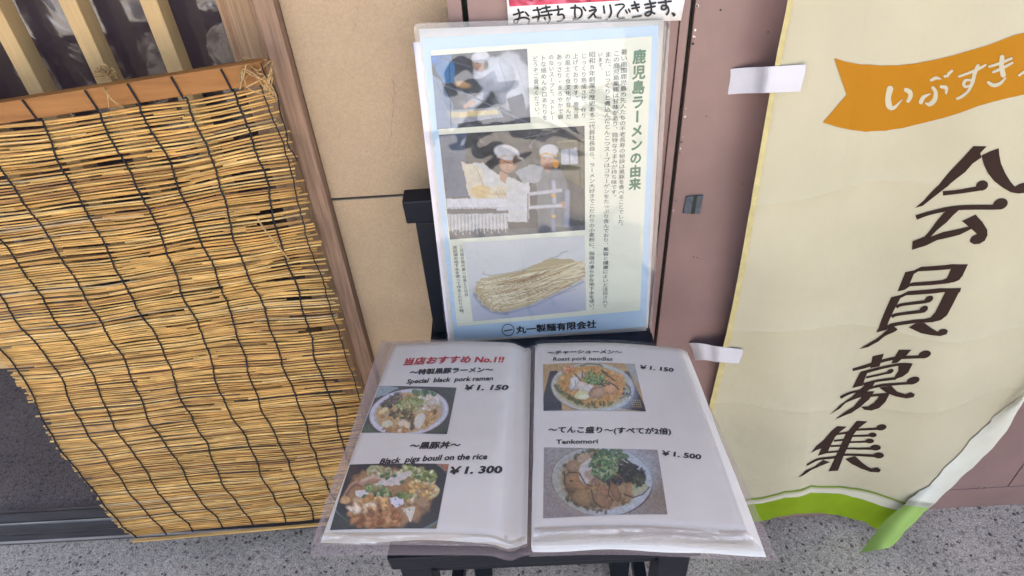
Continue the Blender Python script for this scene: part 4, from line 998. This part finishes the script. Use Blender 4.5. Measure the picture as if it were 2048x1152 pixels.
MS.quad('photo', [(759, 773), (913, 776), (894, 869), (722, 866)], 170, 100, L1, m_print, me_, paint=bowl_noodles_white)
MS.quad('photo', [(700, 930), (898, 929), (873, 1058), (660, 1061)], 200, 140, L1, m_print, me_, paint=bowl_pork_rice)
MS.quad('photo', [(1086, 730), (1269, 729), (1292, 824), (1087, 823)], 190, 100, L2, m_print, me_, paint=bowl_roast)
MS.quad('photo', [(1088, 896), (1315, 901), (1335, 1030), (1086, 1038)], 210, 130, L2, m_print, me_, paint=bowl_tenkomori)
for body, a, b, mt, bo, sh, asp in (
        ('当店おすすめ No.1!!', (807, 730), (1008, 725), m_red, .030, .18, .95),
        ('～特製黒豚ラーメン～', (820, 750), (986, 744), m_ink, .028, .15, .95),
        ('Special  black  pork ramen', (813, 768), (986, 761), m_ink, .022, .25, 1.0),
        ('￥1. 150', (930, 781), (1016, 781), m_ink, .030, .2, .72),
        ('～黒豚丼～', (819, 898), (920, 896), m_ink, .030, .12, .95),
        ('Black  pigs bouil on the rice', (759, 929), (974, 919), m_ink, .024, .25, 1.05),
        ('￥1. 300', (901, 949), (1004, 948), m_ink, .032, .2, .78)):
    MS.text('lettering', body, a, b, mt, me_, L1, bo * 1.5, sh, asp)
for body, a, b, bo, sh, asp in (
        ('～チャーシューメン～', (1095, 710), (1244, 709), .024, .1, .85),
        ('Roast pork noodles', (1106, 723), (1225, 723), .010, .1, 1.05),
        ('￥1. 150', (1281, 739), (1347, 745), .028, .1, .75),
        ('～てんこ盛り～(すべてが2倍)', (1097, 866), (1342, 869), .026, .1, .95),
        ('Tenkomori', (1113, 889), (1196, 888), .022, .05, .82),
        ('￥1. 500', (1325, 912), (1402, 920), .028, .1, .75)):
    MS.text('lettering', body, a, b, m_ink, me_, L2, bo * 1.5, sh, asp)
MS.quad('sleeve', [(772, 684), (1066, 690), (1058, 1092), (634, 1096)], 30, 26, .0024, f_menu, me_)
MS.quad('sleeve', [(1070, 686), (1366, 695), (1520, 1100), (1062, 1094)], 30, 26, .0030, f_menu, me_)
MS.quad('sleeve_margin', [(764, 681), (786, 687), (640, 1072), (619, 1104)], 3, 24, .0010, f_margin, me_)
def crum(name, c4, lift, nu, nv, amp, seed):
    o = MS.quad(name, c4, nu, nv, lift, f_shiny, me_)
    me = o.data
    for i, v in enumerate(me.vertices):
        a, b = (i % (nu + 1)) / nu, (i // (nu + 1)) / nv
        h = float(fbm(np.array(a * 5.0 + seed), np.array(b * 3.2 + a * 1.5), seed, 4)) - .5
        v.co = v.co + Vector(MS.n * (amp * h * 2 * math.sin(math.pi * b)))
crum('sleeve_edge', [(1069, 1057), (1494, 1064), (1526, 1106), (1063, 1096)], .0035, 60, 14, .003, 3)
crum('sleeve_edge', [(648, 1068), (1050, 1075), (1056, 1096), (634, 1094)], .0030, 50, 10, .0025, 8)

# ------------------------------------------------------------------ banner
def bbump(u, v):
    # u = world x, v = -(world z); height towards the street
    h = .018 * math.sin(u * 12 + v * 1.8 + .5) + .011 * math.sin(u * 25 - v * 5) + .006 * math.sin(v * 9 + u * 7)
    low = max(0.0, (.55 + v) / .45)          # more billow towards the hem
    h += low * .020 * math.sin(u * 15 + 2.0 + v * 4)
    h += .0022 * (math.exp(-abs(v + .66 - u * .05) / .012) + math.exp(-abs(v + .90 + u * .03) / .010) + math.exp(-abs(v + .42 + u * .04) / .012) + math.exp(-abs(u - .56 - v * .12) / .02))
    return h
BN = Sheet((0, YP - .042, 0), (1, 0, 0), (0, 0, -1), bbump)
bn = thing('recruiting_banner', 'cream cloth banner with brown characters and lime hem taped to the pink door', 'banner', (.7, YP - .03, .1))
right = [(2200, 620), (2048, 785), (1988, 835), (1955, 868), (1923, 903), (1890, 938), (1857, 972), (1818, 999), (1801, 1020), (1775, 1038), (1753, 1060)]
left_edge = [(1584, -80), (1577, 0), (1556, 100), (1538, 200), (1519, 310), (1500, 420), (1483, 520), (1466, 610), (1448, 690), (1430, 770), (1412, 840), (1395, 905), (1380, 960)]
def interp(path, n):
    P = np.array(path, float); d = np.r_[0, np.cumsum(np.hypot(*np.diff(P, axis=0).T))]; t = np.linspace(0, d[-1], n)
    return np.stack([np.interp(t, d, P[:, 0]), np.interp(t, d, P[:, 1])], 1)
green_top = [(1395, 1020), (1460, 1016), (1522, 1007), (1570, 995), (1622, 985), (1665, 987), (1705, 994), (1762, 1012), (1801, 1022)]
green_bot = [(1385, 1062), (1460, 1058), (1537, 1040), (1550, 1034), (1592, 1027), (1630, 1026), (1661, 1029), (1705, 1038), (1731, 1044), (1753, 1060)]
body_poly = left_edge + [(1390, 1000)] + green_top[:-1] + [(1801, 1020)] + right[::-1][2:] + [(2200, -80)]
def cover_grid(name, poly, mt, lift=0, maxe=.008): return BN.flat(name, [poly], lift, mt, bn, maxe=maxe)
cover_grid('cloth', body_poly, m_cloth)
cover_grid('lime_hem', green_top + [(1775, 1038)] + green_bot[::-1], m_lime, .0, .010)
# stitched edge strip along the left side
hem = [tuple(p) for p in interp(left_edge, 30)]
BN.flat('edge_strip', [[(x - 1.5, y) for x, y in hem] + [(x + 9.0 + (1.5 if i % 2 else 0), y) for i, (x, y) in reversed(list(enumerate(hem)))]], .0012, m_hem, bn)
tl_ = [(1395, 1010), (1460, 1005), (1520, 996), (1570, 983), (1622, 971), (1665, 973), (1700, 976), (1749, 985), (1785, 997), (1812, 1007)]
BN.flat('white_line', [[(x, y + 5) for x, y in tl_[:-1]] + [(1812, 1012)] + [(1800, 1020)] + [(x, y - 1) for x, y in green_top[:-1][::-1]]], .0008, m_stripe, bn)
BN.flat('lime_line', [[(x, y - 1.5) for x, y in tl_] + [(x, y + 2.0) for x, y in tl_[::-1]]], .0010, m_limeline, bn)
# ribbon
def C5(x, y): return (x / 4.571 + 1600, y / 4.571 + 50)
rib_top = [C5(*p) for p in ((310, 300), (420, 335), (560, 360), (740, 370), (900, 368), (1060, 350), (1250, 312), (1400, 275), (1560, 228), (1700, 188), (1840, 135), (1950, 92), (2048, 68), (2300, 0))]
rib_bot = [C5(*p) for p in ((208, 888), (340, 930), (480, 960), (600, 975), (780, 965), (940, 940), (1120, 895), (1300, 850), (1450, 805), (1620, 740), (1760, 700), (1900, 665), (2048, 632), (2300, 580))]
BN.flat('ribbon', [rib_top + rib_bot[::-1] + [C5(425, 635)]], .0007, m_orange, bn, .008)
kana = []
def K(*s_, w=40):
    for q in s_: kana.append(remap(stroke(q, w), C5))
K([(820, 580, 58), (802, 660, 52), (812, 735, 58), (850, 755, 34), (900, 710, 16), (930, 680, 8)], [(965, 590, 40), (1000, 610, 44), (1005, 650, 40), (985, 690, 34)])
K([(1195, 500, 26), (1240, 480, 30), (1285, 490, 8)], [(1320, 465, 26), (1350, 460, 20)], [(1355, 440, 30), (1385, 415, 22)])
K([(1210, 570, 30), (1235, 610, 36), (1225, 680, 44), (1180, 720, 40), (1145, 710, 14)], [(1100, 700, 40), (1125, 655, 36), (1185, 625, 10)], [(1285, 560, 28), (1330, 570, 36), (1330, 620, 20)])
K([(1450, 465, 22), (1520, 440, 22), (1620, 400, 26), (1690, 360, 18)], [(1620, 370, 34), (1590, 440, 36), (1570, 520, 34), (1530, 600, 26), (1470, 650, 28), (1430, 668, 22)], [(1560, 500, 20), (1510, 500, 26), (1490, 535, 30), (1510, 560, 26), (1560, 540, 14)])
K([(1725, 375, 22), (1820, 345, 26), (1925, 300, 24)], [(1760, 425, 22), (1840, 390, 28), (1935, 340, 20)], [(1840, 290, 44), (1835, 370, 44), (1850, 450, 50)], [(1870, 480, 18), (1820, 530, 30), (1760, 545, 36), (1715, 520, 28)])
K([(1995, 455, 20), (2040, 425, 26), (2100, 410, 34)])
BN.flat('lettering', kana, .0012, m_cloth, bn, step=.00004)
# four large characters traced as brush shapes
ch1 = [[(765, 100), (888, 102), (830, 165), (840, 205), (760, 260), (690, 340), (560, 440), (440, 540), (350, 610), (300, 650), (228, 670), (310, 600), (400, 500), (560, 320), (680, 195)],
       [(840, 185), (920, 148), (1000, 120), (1005, 180), (1020, 260), (1060, 350), (1110, 430), (1150, 475), (1190, 448), (1240, 435), (1300, 450), (1310, 500), (1240, 530), (1180, 537), (1110, 525), (1040, 485), (960, 425), (900, 350), (865, 280), (850, 230)],
       stroke([(485, 535, 42), (630, 520, 38), (830, 487, 46)], cap=False), ball(845, 463, 58, 46, -20),
       stroke([(238, 758, 44), (380, 712, 36), (620, 668, 44), (985, 662, 46)], cap=False), ball(1015, 632, 70, 50, -20),
       [(490, 715), (585, 660), (640, 680), (575, 740), (520, 800), (440, 865), (370, 935), (330, 960), (310, 940), (370, 870), (420, 800)],
       [(205, 975), (310, 935), (370, 935), (490, 890), (640, 860), (740, 835), (750, 860), (640, 915), (430, 965), (330, 1015), (200, 1055)],
       [(660, 790), (785, 730), (850, 800), (893, 870), (895, 920), (870, 970), (820, 1000), (770, 1003), (735, 985), (735, 960), (755, 930), (800, 910), (745, 860), (710, 830)]]
ch2 = [[(750, 195), (870, 170), (850, 215), (800, 330), (800, 360), (740, 400), (660, 417)], [(750, 195), (850, 175), (935, 132), (1290, 103), (1472, 103), (1440, 160), (1270, 158), (900, 185), (850, 215)],
       [(1272, 158), (1472, 103), (1410, 235), (1370, 285), (1310, 310), (1240, 320), (1190, 280), (1225, 265), (1250, 220)], [(800, 325), (850, 312), (1190, 282), (1270, 275), (1270, 318), (800, 357)],
       [(585, 485), (700, 455), (690, 500), (620, 630), (560, 760), (545, 800), (560, 840), (500, 868), (415, 890)], [(585, 485), (700, 455), (785, 412), (1150, 378), (1393, 375), (1380, 425), (1210, 422), (760, 460), (690, 495)],
       [(1210, 420), (1393, 375), (1300, 560), (1230, 690), (1160, 745), (1060, 770), (970, 775), (960, 735), (1040, 715), (1090, 660), (1150, 545)], [(545, 805), (580, 785), (850, 740), (1000, 730), (1010, 772), (870, 778), (620, 818), (560, 840)],
       stroke([(645, 598, 36), (710, 568, 34), (990, 532, 38)], cap=False), ball(1020, 505, 55, 35, -30), stroke([(595, 712, 36), (650, 682, 34), (930, 645, 38)], cap=False), ball(960, 620, 55, 35, -30),
       [(545, 850), (570, 815), (620, 818), (662, 852), (600, 890), (510, 930), (440, 990), (320, 1055), (218, 1080), (300, 1030), (400, 970), (480, 910)],
       [(790, 830), (870, 780), (965, 775), (1040, 830), (1120, 880), (1160, 850), (1210, 845), (1240, 865), (1225, 905), (1150, 928), (1050, 918), (930, 895)]]
ch3 = [stroke([(490, 210, 22), (600, 180, 30), (740, 135, 26), (870, 108, 28), (1080, 98, 26)], cap=False), ball(1105, 78, 55, 32, -15), [(660, 95), (757, 72), (720, 180), (640, 195)], [(885, 38), (993, 38), (945, 90), (870, 148), (820, 155), (850, 95)],
       [(550, 235), (620, 222), (600, 270), (575, 345), (487, 365)], stroke([(560, 240, 30), (700, 200, 24), (870, 165, 22), (990, 160, 16)], cap=False), [(880, 165), (1003, 155), (965, 230), (920, 265), (850, 290), (850, 262), (880, 215)],
       stroke([(605, 275, 16), (800, 232, 18)], cap=False), ball(810, 222, 32, 18, -25), stroke([(580, 332, 20), (700, 302, 20), (860, 280, 24)], cap=False),
       stroke([(385, 445, 24), (470, 405, 20), (600, 375, 18), (740, 340, 22), (970, 322, 20)], cap=False), ball(1005, 300, 58, 30, -18),
       [(620, 320), (700, 290), (650, 360), (560, 440), (430, 490), (370, 545), (298, 588), (370, 520), (480, 440)], [(715, 360), (820, 345), (870, 395), (940, 415), (985, 398), (1020, 415), (1010, 440), (950, 452), (860, 435), (790, 410)],
       stroke([(600, 437, 20), (680, 424, 20), (800, 415, 24)], cap=False), [(715, 425), (800, 420), (770, 480), (720, 530), (650, 555), (590, 548), (560, 522), (620, 520), (670, 490), (700, 455)],
       [(570, 400), (675, 390), (630, 460), (560, 520), (480, 575), (400, 605), (340, 632), (420, 570), (500, 520), (560, 450)]]
ch4 = [[(360, 690), (442, 695), (380, 740), (310, 820), (250, 870), (180, 895), (135, 920), (180, 860), (240, 810), (310, 730)], [(310, 760), (345, 775), (300, 860), (275, 920), (195, 942), (240, 840)],
       [(525, 645), (618, 650), (540, 710), (500, 760), (420, 930), (365, 1070), (285, 1075), (340, 960), (430, 760), (480, 700)],
       stroke([(355, 757, 18), (440, 745, 18), (510, 722, 18), (710, 712, 20)], cap=False), ball(735, 700, 45, 26, -10), stroke([(330, 815, 16), (420, 805, 16)], cap=False), stroke([(490, 774, 16), (650, 770, 18)], cap=False), ball(660, 764, 36, 20),
       stroke([(300, 860, 16), (400, 855, 16)], cap=False), stroke([(465, 826, 14), (620, 822, 16)], cap=False), ball(635, 816, 38, 20), stroke([(265, 912, 16), (390, 903, 16)], cap=False), stroke([(430, 880, 14), (650, 882, 20)], cap=False), ball(685, 872, 45, 24),
       stroke([(100, 1020, 14), (200, 970, 18), (330, 955, 20), (430, 932, 18), (675, 942, 22)], cap=False), ball(712, 938, 45, 25),
       [(240, 975), (297, 995), (220, 1025), (140, 1060), (25, 1125), (90, 1065), (170, 1030)], [(428, 970), (515, 945), (560, 990), (620, 1035), (650, 1050), (700, 1040), (732, 1060), (715, 1082), (640, 1078), (560, 1050), (480, 1010)]]
for polys, (sc_, ox, oy) in ((ch1, (4.608, 1780, 270)), (ch2, (5.761, 1680, 510)), (ch3, (4.267, 1590, 690)), (ch4, (4.267, 1590, 690))):
    BN.flat('character', [xf(p, sc_, ox, oy) for p in polys], .0007, m_brown, bn, maxe=.007, step=.00005)
# folded-over reverse side running to the lower tip
eA = [(2200, 620), (2048, 785), (1988, 835), (1955, 868), (1923, 903), (1890, 938), (1857, 972), (1818, 999), (1775, 1038), (1753, 1060), (1722, 1106)]
eB = [(2200, 640), (2048, 800), (2010, 868), (1970, 912), (1923, 955), (1885, 992), (1850, 1024), (1825, 1048), (1810, 1064), (1795, 1082), (1777, 1097)]
nA = 44
iA, iB = interp(eA, nA), interp(eB, nA)
def strip(name, t0, t1, mt):
    V, F = [], []; js = [j for j in range(nA) if t0 <= j / (nA - 1) <= t1]; nw = 6
    for j in js:
        t = j / (nA - 1)
        for i in range(nw + 1):
            w = i / nw; px, py = iA[j] * (1 - w) + iB[j] * w
            px += (2.2 * math.sin(j * 1.3) + 1.6 * math.sin(j * 2.9)) * (1 - w); py += 1.5 * math.sin(j * 1.7) * w
            p0 = BN.pos(*BN.uv(px, py), .0006); y = p0[1] - (.003 + .014 * math.sin(w * 2.2) * min(1, t * 3) + .045 * max(0, t - .75) * 4 * .8)
            P_ = at(px, py, 'Y', y)
            if P_[2] < .004: P_ = at(px, py, 'Z', .004)
            V.append(P_)
    for j in range(len(js) - 1):
        for i in range(nw): a = j * (nw + 1) + i; F.append((a, a + nw + 1, a + nw + 2, a + 1))
    o = mk(name, V, F, mt, bn, True)
    return o
strip('fold', 0, .825, m_white); strip('lime_fold', .79, 1, m_limeback)

# tapes
def tape(c4, ys, label, curl=0.0):
    nu, nv = 14, 4; V = []
    for j in range(nv + 1):
        for i in range(nu + 1):
            a, b = i / nu, j / nv
            p = (np.array(c4[0]) * (1 - a) + np.array(c4[1]) * a) * (1 - b) + (np.array(c4[3]) * (1 - a) + np.array(c4[2]) * a) * b
            p = p + np.array([0, -2.0 * math.sin(math.pi * min(1, a * 2.2))]) * (1 if curl else .4) + np.array([1.2 * math.sin(b * 5), 0])
            y = np.interp(a, [0, .35, .5, 1], ys) - curl * math.sin(math.pi * min(1, a * 2.5)) * .01
            V.append(at(p[0], p[1], 'Y', y))
    n0 = len(V); F = [(j * (nu + 1) + i, (j + 1) * (nu + 1) + i, (j + 1) * (nu + 1) + i + 1, j * (nu + 1) + i + 1) for j in range(nv) for i in range(nu)]
    V += [v + np.array([0, .0004, 0]) for v in V]; F += [tuple(n0 + q for q in f[::-1]) for f in list(F)]
    o = mk('tape_strip', V, F, m_tape, None, True); tag(o, label, 'tape', 'white tapes holding the banner edge')
def yb(px, py): p = BN.pos(*BN.uv(px, py)); return p[1]
y1 = min(yb(1560, 160), yb(1605, 155)) - .003
tape([(1461, 138), (1612, 129), (1602, 183), (1457, 189)], [YP - .001, YP - .012, y1, y1], 'upper strip of white tape fixing the banner near the orange ribbon')
y2 = min(yb(1440, 705), yb(1482, 712)) - .003
tape([(1378, 686), (1486, 699), (1479, 727), (1392, 721)], [YP - .001, YP - .014, y2, y2], 'lower strip of white tape fixing the banner beside the open menu', 1.0)

bpy.data.objects.remove(_to); bpy.data.curves.remove(_tc)
